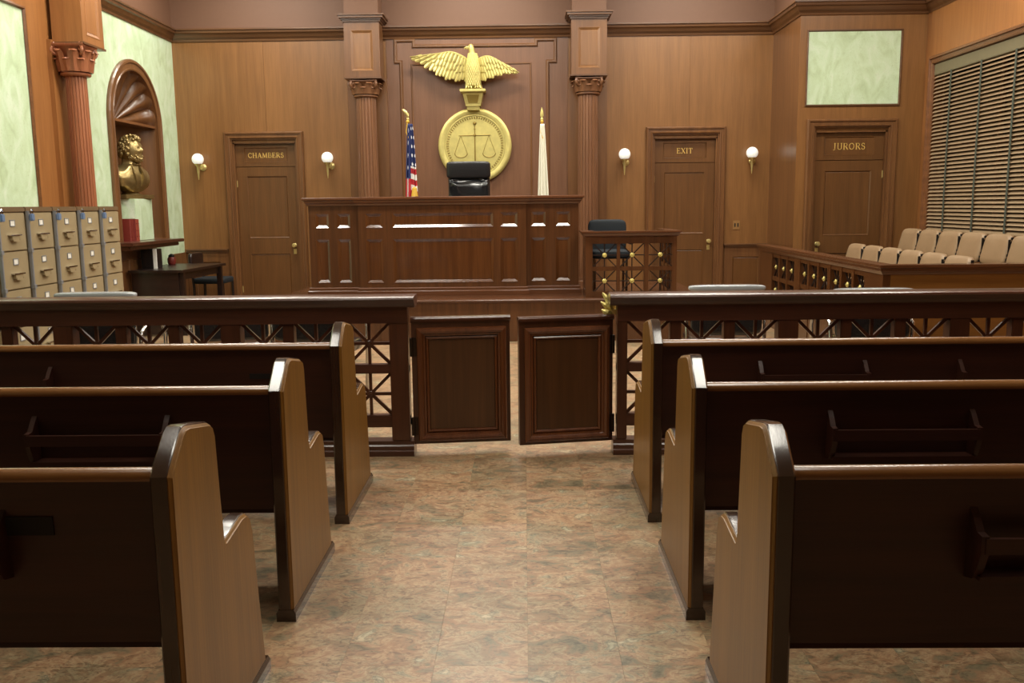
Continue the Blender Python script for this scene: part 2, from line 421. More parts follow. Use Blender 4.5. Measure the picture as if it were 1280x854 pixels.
def sheet(par, mp, u0, u1, v0, v1, hole=None, mat='wall', name='panel'):
    q = B()
    if hole and hole[0] < u1 and hole[1] > u0:
        if hole[0] > u0: q.mbox(mp, u0, hole[0], v0, v1, 0, .01)
        if hole[1] < u1: q.mbox(mp, hole[1], u1, v0, v1, 0, .01)
        q.mbox(mp, max(u0, hole[0]), min(u1, hole[1]), hole[3], v1, 0, .01)
    else: q.mbox(mp, u0, u1, v0, v1, 0, .01)
    return obj(name, q, mat, par)
PL, PR = -2.085, .86        # pilaster centres on the back wall
for u0, u1, hole in ((LX, -3.479, (*D_L, 0, DH)), (-3.476, -2.36, (*D_L, 0, DH)), (1.12, 2.227, (*D_R, 0, DH)), (2.230, RETX, (*D_R, 0, DH))):
    sheet(wallb, mpb, u0, u1, 0, CROWN, hole)
sheet(wallb, mpb, -1.82, -.652, 0, CROWN, mat='wall_c'); sheet(wallb, mpb, -.65, .60, 0, CROWN, mat='wall_c')
sheet(wallb, mpb, LX, RETX, CROWN+.02, CEIL, mat='frieze', name='frieze')
# centre mouldings (notched outer frame and plain inner frame)
q = B(); mpc = plane(0, BY, 0)
q.path_mould(mpc, [(-1.63, .8), (-1.63, 3.385), (-1.70, 3.385), (-1.70, 3.66), (-1.455, 3.66), (-1.455, 3.585), (.178, 3.585), (.178, 3.65), (.434, 3.65), (.434, 3.37), (.33, 3.37), (.33, .8)], .045, .022)
q2 = B(); q2.path_mould(mpc, [(-1.49, .8), (-1.49, 3.35), (.105, 3.35), (.105, .8)], .022, .010)
obj('trim_1', q, 'trimz', kind='structure', smooth=False); obj('trim_2', q2, 'trimz', kind='structure')
# return and jurors' wall
mret = plane(RETX, JY, 0, PI/2)   # u along +y, outward = +x?  (built as a box below)
wr = obj('wall_alcove', B().box(RETX, RETX+.12, JY+.01, BY+.01, 0, CEIL), 'wall', kind='structure')
obj('panel', B().box(RETX-.012, RETX, JY+.0105, BY, 0, CROWN), 'trimz', wr)
wj = B(); wall_segments(wj, plane(RETX, JY+.01, 0), RX-RETX+.02, CEIL, [(D_J[0]-RETX, D_J[1]-RETX, 0, DH-.03)], .13)
wallj = obj('wall_jurors', wj, 'wall', kind='structure')
mpj = plane(0, JY+.01, 0)
sheet(wallj, mpj, RETX-.012, RX, 0, CROWN, (*D_J, 0, DH-.03))
sheet(wallj, mpj, RETX-.01, RX, CROWN+.02, CEIL, mat='frieze', name='frieze')
obj('frieze', B().box(RETX-.012, RETX, JY+.0105, BY, CROWN+.02, CEIL), 'frieze', wr)
mj = plane(3.41, JY, 2.62)
obj('marble_panel', B().mbox(mj, .012, 1.128, .012, .878, -.005, .004), 'marble', wallj, label='pale green marbled panel above the JURORS door')
obj('panel_frame', B().frame(mj, 0, 1.14, 0, .89, [(0, 0), (0, .018), (.012, .022), (.022, .006), (.022, 0)]), 'trimx', wallj)
# left wall
wl = B(); mpl = plane(LX, FY, 0, PI/2)      # u along +y, outward normal = +x
assert abs(mpl(0, 0, 1)[0]-(LX+1)) < 1e-6
NI0, NI1, NS, NB = 10.53, 11.77, 2.50, 1.085      # niche: y range of the opening, springing, bottom
nr = (NI1-NI0)/2; nc = (NI0+NI1)/2
# wall built with an arched hole: strips over the arch
def left_strip(b, y0, y1, z0, z1, x0=LX-.45, x1=LX): b.box(x0, x1, y0, y1, z0, z1)
left_strip(wl, FY, NI0, 0, CEIL, LX-.15); left_strip(wl, NI1, BY+.16, 0, CEIL, LX-.15); left_strip(wl, NI0, NI1, 0, NB, LX-.45)
arc = [(nc-nr*math.cos(PI*k/28), NS+nr*math.sin(PI*k/28)) for k in range(29)]
for k in range(28):
    (ya, za), (yb, zb) = arc[k], arc[k+1]
    wl.prism([(ya, za), (yb, zb), (yb, CEIL), (ya, CEIL)], lambda p, q_, t: (t, p, q_), LX-.15, LX)
walll = obj('wall_left', wl, 'marble', kind='structure')
def lp(name, mat, y0, y1, z0, z1, d=.012, label=None):
    return obj(name, B().box(LX, LX+d, y0, y1, z0, z1), mat, walll, label=label)
lp('marble_panel', 'marble', FY, 8.78, 1.0, 3.34, .006, 'large pale green marbled panel behind the filing cabinets')
lp('wood_panel', 'wall_o', 8.80, 9.72, 0, CROWN, .012)
lp('wood_panel', 'wall_o', FY, 8.80, 3.36, CROWN, .012); lp('wood_panel', 'wall_o', FY, 8.80, 0, .98, .012)
q = B(); q.sweep([(LX, 8.80), (LX, FY)], [(0, 0), (0, 0)]) if False else None
obj('panel_frame', B().frame(mpl, -.5, 8.81-FY, .97, 3.37, [(0, .012), (0, .03), (.018, .034), (.03, .012)]), 'trimy', walll)
lp('frieze', 'frieze', FY, BY, CROWN+.02, CEIL, .01)
lp('wainscot_panel', 'trimz', 11.95, BY, 0, .88, .03)
# right wall
WY0, WY1, WZ0, WZ1 = 8.3, 10.98, 1.12, 3.05
rw = B(); mpr = plane(RX, BY, 0, -PI/2)     # u along -y, outward = -x
wall_segments(rw, plane(RX, JY+.1, 0, -PI/2), JY+.1-FY, CEIL, [(JY+.1-WY1, JY+.1-WY0, WZ0, WZ1)], .15)
wallr = obj('wall_right', rw, 'wall_o', kind='structure')
def rp(y0, y1, z0, z1, mat='wall_o', name='panel'): return obj(name, B().box(RX-.01, RX, y0, y1, z0, z1), mat, wallr)
rp(WY1, JY, 0, CROWN); rp(WY0, WY1, WZ1, CROWN); rp(WY0, WY1, 0, WZ0)
for a, b_ in ((7.08, WY0-.002), (5.86, 7.078), (4.64, 5.858), (3.42, 4.638), (2.2, 3.418), (.98, 2.198), (FY, .978)): rp(a, b_, 0, CROWN)
rp(FY, JY, CROWN+.02, CEIL, 'frieze', 'frieze')
wf = obj('wall_front', B().box(LX, RX, FY-.12, FY, 0, CEIL), 'wall', kind='structure')
# crown moulding
cp = [(0, 0), (0, -.10), (.015, -.10), (.02, -.075), (.045, -.05), (.07, -.01), (.09, .0), (.095, .03), (.11, .035), (.11, .055), (0, .055)]
prof = [(o, CROWN+z) for o, z in cp]
bx0, bx1 = PL-.235, PL+.235; cx0, cx1 = PR-.235, PR+.235; BXY = 12.14
crown = B().sweep([(LX, FY), (LX, BY), (RETX-.01, BY), (RETX-.01, JY), (RX, JY), (RX, FY)], prof)
obj('trim_3', crown, 'trimx', kind='structure')
obj('trim_4', B().sweep([(RX-.01, FY), (LX+.01, FY)], prof), 'trimx', kind='structure')
# wainscots beside the doors on the back wall
def wainscot(n, x0, x1, y=BY, H=.9):
    W = x1-x0; f, P = panelled(plane(x0, y-.02, 0), W, H, .02, [(.11, W-.11, .12, H-.15)], .010, .022)
    o = obj(n, f, 'trimz', kind='structure')
    for p in P: obj('panel', p, 'door', o)
    obj('cap', B().box(x0-.01, x1, y-.05, y, H, H+.02).box(x0, x1, y-.035, y, H-.025, H), 'trimx', o)
wainscot('trim_5', LX+.035, -4.09); wainscot('trim_6', 2.74, RETX-.012)
# ================================================================== LETTERS
def arcp(cx, cy, rx, ry, a0, a1, n=10): return [(cx+rx*math.cos(math.radians(a0+(a1-a0)*k/n)), cy+ry*math.sin(math.radians(a0+(a1-a0)*k/n))) for k in range(n+1)]
TH, TN = .13, .055
def stem(x): return [([(x, .03), (x, .97)], TH), ([(x-.13, .02), (x+.13, .02)], TN), ([(x-.13, .98), (x+.13, .98)], TN)]
G = {
 'C': (.78, [(arcp(.42, .5, .36, .46, 50, 310), TH*.8), ([(.68, .68), (.68, .95)], TN), ([(.68, .08), (.68, .3)], TN)]),
 'H': (.9, stem(.16)+stem(.74)+[([(.16, .52), (.74, .52)], TN)]),
 'A': (.86, [([(.12, .02), (.43, .98)], TN), ([(.43, .98), (.74, .02)], TH), ([(.22, .34), (.62, .34)], TN), ([(.0, .02), (.24, .02)], TN), ([(.6, .02), (.88, .02)], TN)]),
 'M': (1.06, [([(.14, .02), (.17, .98)], TN), ([(.17, .98), (.52, .06)], TH), ([(.52, .06), (.86, .98)], TN), ([(.86, .98), (.9, .02)], TH), ([(.02, .02), (.26, .02)], TN), ([(.77, .02), (1.02, .02)], TN), ([(.05, .98), (.2, .98)], TN), ([(.84, .98), (1., .98)], TN)]),
 'B': (.74, stem(.16)+[([(.16, .97)]+arcp(.36, .75, .24, .22, 90, -90)+[(.16, .53)], TN*1.5), ([(.16, .53)]+arcp(.4, .275, .27, .25, 90, -90)+[(.16, .03)], TN*1.5)]),
 'E': (.72, stem(.16)+[([(.16, .97), (.62, .97)], TN), ([(.16, .03), (.66, .03)], TN), ([(.16, .52), (.48, .52)], TN), ([(.62, .97), (.62, .78)], TN), ([(.66, .03), (.66, .25)], TN), ([(.48, .42), (.48, .62)], TN)]),
 'R': (.8, stem(.16)+[([(.16, .97)]+arcp(.38, .74, .25, .23, 90, -90)+[(.16, .51)], TN*1.5), ([(.4, .5), (.72, .02)], TH), ([(.66, .02), (.82, .02)], TN)]),
 'S': (.62, [(arcp(.32, .73, .22, .22, 40, 250, 8)+arcp(.32, .28, .24, .25, 80, -150, 8), TH*.75), ([(.5, .75), (.5, .95)], TN), ([(.1, .05), (.1, .27)], TN)]),
 'X': (.86, [([(.12, .98), (.74, .02)], TH), ([(.74, .98), (.12, .02)], TN), ([(.0, .98), (.26, .98)], TN), ([(.6, .98), (.86, .98)], TN), ([(.0, .02), (.26, .02)], TN), ([(.6, .02), (.86, .02)], TN)]),
 'I': (.36, stem(.16)),
 'T': (.78, [([(.38, .03), (.38, .97)], TH), ([(.26, .02), (.5, .02)], TN), ([(.06, .97), (.7, .97)], TN), ([(.06, .97), (.04, .76)], TN), ([(.7, .97), (.72, .76)], TN)]),
 'J': (.5, [([(.3, .97), (.3, .15)]+arcp(.14, .12, .16, .16, 0, -120, 5), TH*.9), ([(.16, .98), (.44, .98)], TN)]),
 'U': (.88, [([(.18, .97), (.18, .3)]+arcp(.45, .28, .27, .25, 180, 360, 8)+[(.72, .97)], TH*.7), ([(.05, .98), (.31, .98)], TN), ([(.6, .98), (.85, .98)], TN)]),
 'O': (.92, [(arcp(.44, .5, .36, .46, 0, 360, 20), TH*.8)]),
}
def lettering(par, mp, text, h, uc, v):
    sp = .1; tot = sum(G[c][0]+sp for c in text)-sp; u = uc-tot*h/2
    for ch in text:
        wd, strokes = G[ch]; q = B()
        for pts, t in strokes:
            for i in range(len(pts)-1):
                a = Vector(pts[i]); b_ = Vector(pts[i+1]); d = (b_-a)
                if d.length < 1e-5: continue
                d.normalize(); nrm = Vector((-d.y, d.x))*t/2; a = a-d*t*.12; b_ = b_+d*t*.12
                q.prism([(p.x, p.y) for p in (a-nrm, b_-nrm, b_+nrm, a+nrm)], lambda p, r, tt: mp(u+p*h, v+r*h, tt), 0, .004)
        obj('letter', q, 'letter', par); u += (wd+sp)*h
# ================================================================== DOORS
def door(n, x0, x1, Y, H, text, knob_right, th, slab=2.03, lbl=None):
    W = x1-x0; root = E('door_%d' % n, (x0, Y, 0)); root['kind'] = 'structure'
    c = .105
    cas = B().casing(plane(x0-c, Y, 0), 0, W+2*c, 0, H+c+.03, [(0, 0), (0, .045), (.012, .06), (.028, .06), (.034, .045), (.062, .045), (.07, .055), (.085, .052), (.09, .03), (c, .03), (c, 0)])
    obj('casing', cas, 'trimz', root)
    obj('jamb', B().box(x0, x0+.02, Y, Y+.12, 0, H).box(x1-.02, x1, Y, Y+.12, 0, H).box(x0, x1, Y, Y+.12, H-.02, H), 'trimz', root)
    m0 = plane(x0+.022, Y+.05, .01); w_ = W-.044
    f, P = panelled(m0, w_, slab-.012, .04, [(.13, w_-.13, 1.05, slab-.13), (.13, w_-.13, .2, .84)], .010, .02)
    leaf = obj('door_leaf', f, 'door', root)
    for p in P: obj('panel', p, 'door', leaf)
    m1 = plane(x0+.022, Y+.048, slab+.006)
    hs = H-.022-slab-.006
    f, P = panelled(m1, w_, hs, .04, [(.11, w_-.11, .055, hs-.045)], .010, .014)
    sg = obj('sign_panel', f, 'door', root)
    for p in P: obj('panel', p, 'door', sg)
    lettering(sg, plane(x0+.022, Y+.048+.008, slab+.006), text, th, w_/2, hs/2-th/2)
    kx = (w_-.065) if knob_right else .065
    kb = B().lathe([(.0, -.002), (.026, -.002), (.026, .006), (.012, .012), (.010, .035), (.024, .045), (.030, .058), (.024, .072), (.0, .076)], m0(kx, .95, 0), 20, 'y')
    obj('knob', kb, 'brass', leaf, True, label='round brass door knob')
    kb = B().mbox(m0, kx-.02, kx+.02, .83, .90, 0, .006); kb.lathe([(0, .006), (.012, .006), (.012, .014), (0, .014)], m0(kx, .865, 0), 12, 'y')
    obj('lock_plate', kb, 'brass', leaf)
    obj('light_stop', B().box(x0, x1, Y+.12, Y+.14, 0, H+.05), 'trimz', root)  # unseen board added behind the door, stops world light showing through its gaps
    hx = .0 if knob_right else w_
    for hz in (.3, 1.75): obj('hinge', B().tube([m0(hx, hz, .004), m0(hx, hz+.09, .004)], .007, 8), 'brass', root)
    return root
door(1, *D_L, BY, DH, 'CHAMBERS', True, .068)
door(2, *D_R, BY, DH-.0, 'EXIT', True, .072, slab=2.02)
door(3, *D_J, JY, DH-.03, 'JURORS', False, .078, slab=1.975)
# ================================================================== WINDOW
win = E('window_1', (RX, (WY0+WY1)/2, WZ0)); win['kind'] = 'structure'
wm = plane(RX-.01, WY1, 0, -PI/2)
obj('window_casing', B().frame(wm, -.10, WY1-WY0+.10, WZ0-.10, WZ1+.10, [(0, 0), (0, .05), (.015, .07), (.035, .07), (.042, .05), (.07, .05), (.078, .06), (.092, .056), (.1, .03), (.10, 0)]), 'trimy', win)
obj('pane', B().box(RX+.10, RX+.11, WY0, WY1, WZ0, WZ1), 'glass', win)
q = B()
for yy in (WY0+.03, (WY0+WY1)/2, WY1-.03): q.box(RX+.07, RX+.10, yy-.03, yy+.03, WZ0, WZ1)
for zz in (WZ0+.03, (WZ0+WZ1)/2, WZ1-.03): q.box(RX+.07, RX+.10, WY0, WY1, zz-.03, zz+.03)
obj('sash', q, 'trimz', win)
bl = E('window_blind', (RX, (WY0+WY1)/2, WZ1), 'tan wooden slatted blind with dark cloth tapes filling the window', 'blind')
obj('valance', B().bbox(RX-.045, RX-.005, WY0+.01, WY1-.01, WZ1-.13, WZ1-.005, .005), 'headrail', bl)
a = math.radians(40); sw = .0245; first = None; nsl = 41; z0 = WZ1-.15; dz = (z0-WZ0-.03)/(nsl-1)
for k in range(nsl):
    zc = z0-k*dz
    if first is None:
        q = B(); R = []
        for yy in (WY0+.015, WY1-.015):
            R.append([(dx, yy, dzz) for dx, dzz in [(sw*math.cos(a)*t-s_*.0014*math.sin(a), sw*math.sin(a)*t+s_*.0014*math.cos(a)+.003*(1-t*t)) for s_, ts in ((1, (-1, 0, 1)), (-1, (1, 0, -1))) for t in ts]])
        q.rings(R)
        q.v = [(p[0]+RX-.028, p[1], p[2]+zc) for p in q.v]
        first = obj('slat', q, 'slat', bl, org=(RX-.028, (WY0+WY1)/2, zc))
    else:
        c = first.copy(); COL.objects.link(c); c.location = (-.028, 0, zc-WZ1)
yy = WY1-.45
while yy > WY0:
    obj('tape', B().box(RX-.054, RX-.052, yy-.017, yy+.017, WZ0+.01, z0+.03), 'tape', bl); yy -= .68
obj('bottom_rail', B().bbox(RX-.05, RX-.01, WY0+.015, WY1-.015, WZ0+.002, WZ0+.022, .003), 'slat', bl)
# ================================================================== PILASTERS
def capital(b, c, r, H, ax=1):
    """leafy capital: bell, two rows of leaves, volutes"""
    cx, cy, cz = c
    b.lathe([(r*1.05, 0), (r*1.16, .012), (r*1.16, .028), (r*1.02, .04), (r*.98, H*.5), (r*1.2, H*.8), (r*1.45, H*.9)], c, 20)
    for row, (h, rr, out, n, off) in enumerate(((H*.45, r*1.0, .3, 8, 0), (H*.72, r*1.03, .5, 8, .5))):
        for k in range(n):
            th = 2*PI*(k+off)/n; ct, st = math.cos(th), math.sin(th); R = []
            for t in (0, .25, .5, .75, .92, 1.0):
                o = rr*1.03+.012+out*r*t**3*.9+(.012*math.sin(PI*t)); z = cz+.04+h*(t if t < .95 else .93); wd = r*.46*(1-.35*t**2)*(1+.12*math.sin(t*18))
                if t == 1.0: o += .012; z -= .018
                p = Vector((cx+ct*o, cy+st*o, z)); s_ = Vector((-st, ct, 0))*wd; d = Vector((ct, st, 0))*.012
                R.append([tuple(p-s_), tuple(p-s_*.35+d), tuple(p+d*1.8), tuple(p+s_*.35+d), tuple(p+s_), tuple(p-d*.4)])
            b.rings(R)
    b.rings([[(cx+k_*r*1.32*a_, cy+k_*r*1.32*b_, cz+z_) for a_, b_ in ((1, 1), (.0, .86), (-1, 1), (-.86, 0), (-1, -1), (0, -.86), (1, -1), (.86, 0))] for z_, k_ in ((H*.9, .93), (H*.94, 1), (H*1.0, 1))])
    for th in (PI/4, 3*PI/4, 5*PI/4, 7*PI/4):
        ct, st = math.cos(th), math.sin(th); pts = []; rad = []
        for k in range(26):
            t = k/25; aa = -PI*.6+t*PI*3.6; ro = r*.48*(1-t*.75)
            oo = r*1.42+ro*math.cos(aa+PI)*1; zz = H*.80+ro*math.sin(aa+PI)*1
            pts.append((cx+ct*oo, cy+st*oo, cz+zz)); rad.append(r*.16*(1-t*.4))
        b.tube(pts, rad, 7)
        b.ball((cx+ct*r*1.42, cy+st*r*1.42, cz+H*.8), r*.2, 10, 6)
def pilaster(name, c, r, zb, zt, caph, boxb, boxt, bw, bd, mp, label, block_top=CEIL, mat='trimz', colmat='colwood', capr=None):
    """c: column axis, mp: plane on the wall with u=0 at the pilaster's middle"""
    root = E(name, mp(0, 0, 0), label, 'pilaster')
    obj('backing_board', B().mbox(mp, -.265, .265, 0, boxb+.02, 0, .045), 'trimz' if mat == 'trimz' else mat, root)
    # shaft with flutes
    fl_ = lambda a_, z: 1-.085*max(0, math.cos(a_*20))**.5 if True else 1
    sh = B(); ring = lambda rr, z: (rr, z)
    sh.lathe([(r*1.06, zb), (r, zb+.4), (r*.97, (zb+zt)/2), (r*.92, zt)], (c[0], c[1], 0), 160, 'z', fl_)
    obj('fluted_shaft', sh, colmat, root, 25)
    cb = B(); capital(cb, (c[0], c[1], zt), capr or r*.96, caph); obj('capital', cb, colmat, root, 50, label='carved leafy capital with volutes')
    bs = B().lathe([(r*1.45, zb-.2), (r*1.45, zb-.14), (r*1.3, zb-.12), (r*1.35, zb-.08), (r*1.15, zb-.04), (r*1.15, zb)], (c[0], c[1], 0), 32)
    bs.mbox(mp, -r*1.6, r*1.6, 0, zb-.2, .045, bd-.02); obj('column_base', bs, colmat, root)
    cwd = bw/2
    f, P = panelled(lambda u, v, d: mp(u-cwd, boxb+v, bd+d), bw, boxt-boxb, bd-.045, [(.085, bw-.085, .075, boxt-boxb-.10)], .012, .036)
    bx = obj('box', f, mat, root, label='panelled box above the capital')
    for p in P: obj('panel', p, 'wall_o' if mat != 'trimz' else 'boxp', bx)
    obj('box_base', B().mbox(mp, -cwd-.012, cwd+.012, boxb-.02, boxb, 0, bd+.012), 'trimx', root)
    q = B()
    for i, (z_, o_) in enumerate(((boxt, .015), (boxt+.025, .03), (boxt+.045, .055), (boxt+.075, .07))):
        q.mbox(mp, -cwd-o_, cwd+o_, z_, z_+.03 if i < 3 else z_+.018, 0, bd+o_)
    obj('cornice', q, 'trimx', root)
    obj('frieze_block', B().mbox(mp, -cwd+.01, cwd-.01, boxt+.09, block_top, 0.011, bd-.01), 'frieze', root, label='pinkish brown block above the cornice')
    return root
for xc, lb in ((PL, 'fluted wooden pilaster with carved capital left of the gold eagle'), (PR, 'fluted wooden pilaster with carved capital right of the gold eagle')):
    pilaster('pilaster', (xc+.0, 12.32), .142, .5, 2.90, .215, 3.15, 3.84, .46, .36, plane(xc, BY, 0), lb)
pilaster('pilaster', (LX+.20, 9.34), .108, .4, 2.80, .31, 3.12, 3.75, .46, .35, plane(LX+.012, 9.44, 0, PI/2), 'orange wooden pilaster with fluted column on the left wall', mat='wall_o', colmat='copper', capr=.125)
# ================================================================== NICHE WITH BUST
ni = E('wall_niche', (LX, nc, NB), 'arched wooden wall niche with scallop shell top on the green wall', 'niche')
cw = .13
outer = [(nc-nr-cw, NB)]+[(nc-(nr+cw)*math.cos(PI*k/28), NS+(nr+cw)*math.sin(PI*k/28)) for k in range(29)]+[(nc+nr+cw, NB)]
inner = [(nc-nr, NB)]+arc+[(nc+nr, NB)]
R = []
for (yo, zo), (yi, zi) in zip(outer, inner):
    L_ = lambda t: (yo+(yi-yo)*t, zo+(zi-zo)*t)
    R.append([(LX+d, *L_(t)) for t, d in ((0, .002), (0, .03), (.12, .045), (.3, .045), (.38, .03), (.8, .03), (.86, .04), (1, .035), (1, .002))])
obj('arch_casing', B().rings(R), 'trimz', ni)
q = B(); q.rings([[(LX+.03, y_, z_), (LX-.152, y_, z_), (LX-.152, y_+.0001, z_)] for y_, z_ in [(y*.998+nc*.002, z) for y, z in inner]]); obj('reveal', q, 'trimz', ni)
q = B()   # niche lining: half-cylinder with flattened depth
dp = .27; R = []; NN = 20
for z in (NB, NS): R.append([(LX-dp*math.sin(PI*k/NN), nc-nr*math.cos(PI*k/NN), z) for k in range(NN+1)])
q.rings(R, closed=False, cap=False); q.add(R[0], [tuple(range(NN+1))])
obj('niche_back', q, 'door', ni, True)
# shell half dome, ribs radiate from the springing line centre
q = B(); R = []; NA, NR = 180, 16
for j in range(NR+1):
    t = j/NR; ring = []
    for k in range(NA+1):
        th = PI*k/NA
        rib = abs(math.sin(th*9))
        rr = nr*(math.sin(t*PI/2)); x = LX-.02-(dp-.02)*math.cos(t*PI/2)
        bump_ = .075*rib**.75*min(1, t*2.5)*(1-.5*t**4)
        ring.append((x+bump_, nc-(rr-bump_*.3)*math.cos(th), NS+.02+(rr-bump_*.3)*math.sin(th)))
    R.append(ring)
q.rings(R, closed=False, cap=False)
obj('scallop_shell', q, 'trimz', ni, 60, label='scallop shell half dome')
obj('shell_ledge', B().prism([(nc-nr*math.cos(PI*k/NN), -dp*math.sin(PI*k/NN)) for k in range(NN+1)], lambda p, r_, t: (LX+r_, p, t), NS-.01, NS+.02), 'trimy', ni)
obj('sill', B().box(LX-.27, LX+.045, NI0+.005, NI1-.005, NB+.001, 1.105), 'trimy', ni)
# pedestal blocks in green marble
obj('wall_plinth', B().bbox(LX-.22, LX+.10, 10.76, 11.25, NB+.022, 1.60, .004), 'marble')
tag(bpy.data.objects['wall_plinth'], 'pale green marbled block carrying the bronze bust', 'plinth')
# shelf (mantel) under niche
sh = E('mantel_shelf', (LX, 10.9, 0), 'dark reddish wooden mantel shelf below the niche', 'shelf')
obj('shelf_board', B().bbox(LX+.047, LX+.36, 10.0, 11.55, 1.065, 1.105, .006), 'railx', sh)
obj('shelf_moulding', B().bbox(LX+.014, LX+.31, 10.04, 11.50, 1.02, 1.065, .008), 'railx', sh)
obj('cabinet_body', B().box(LX+.014, LX+.07, 10.08, 11.1, 0, 1.02), 'trimz', sh)
f, P = panelled(plane(LX+.085, 10.08, 0, PI/2), 1.02, 1.02, .015, [(.1, .46, .12, .9), (.56, .92, .12, .9)], .01, .02)
o_ = obj('cabinet_front', f, 'trimz', sh)
for p in P: obj('panel', p, 'trimz', o_)
# books on the shelf
for k, (t, h, mt, lb) in enumerate(((.055, .27, 'red', 'red hardback book, nearest of the row beneath the bust'), (.045, .275, 'red2', 'dark maroon book between red books beneath the bust'), (.075, .27, 'orange', 'thick brick-red book next to the green plinth'), (.05, .262, 'orange', 'brick-red book touching the green plinth'))):
    pass
yb = 10.54
for k, (t, h, mt, lb) in enumerate(((.052, .26, 'red', 'bright red book, nearest the cabinets, on the mantel shelf'), (.05, .255, 'red', 'second bright red book on the mantel shelf'), (.04, .262, 'red2', 'dark maroon book in the row on the mantel shelf'), (.055, .258, 'orange', 'brick-red book beside the maroon one on the mantel shelf'), (.035, .255, 'orange', 'brick-red book at the far end of the row, by the green plinth'))):
    xb = LX-.09; bk = E('book', (xb+.1, yb+t/2, 1.105), lb, 'book', 'red books on the mantel shelf')
    obj('cover', B().box(xb, xb+.2, yb, yb+.004, 1.105, 1.105+h).box(xb, xb+.2, yb+t-.006, yb+t-.002, 1.105, 1.105+h).prism([(yb, xb+.2), (yb+t-.002, xb+.2), (yb+t*.8, xb+.212), (yb+t*.2, xb+.212)], lambda p, r_, z: (r_, p, z), 1.105, 1.105+h), mt, bk)
    obj('pages', B().box(xb+.004, xb+.199, yb+.004, yb+t-.006, 1.110, 1.10+h), 'white', bk)
    q = B()
    for zz in (.05, .12, .2): q.box(xb+.2, xb+.215, yb+.008, yb+t-.01, 1.105+zz, 1.105+zz+.008)
    obj('spine_band', q, 'red2' if mt != 'red2' else 'red', bk); yb += t+.002
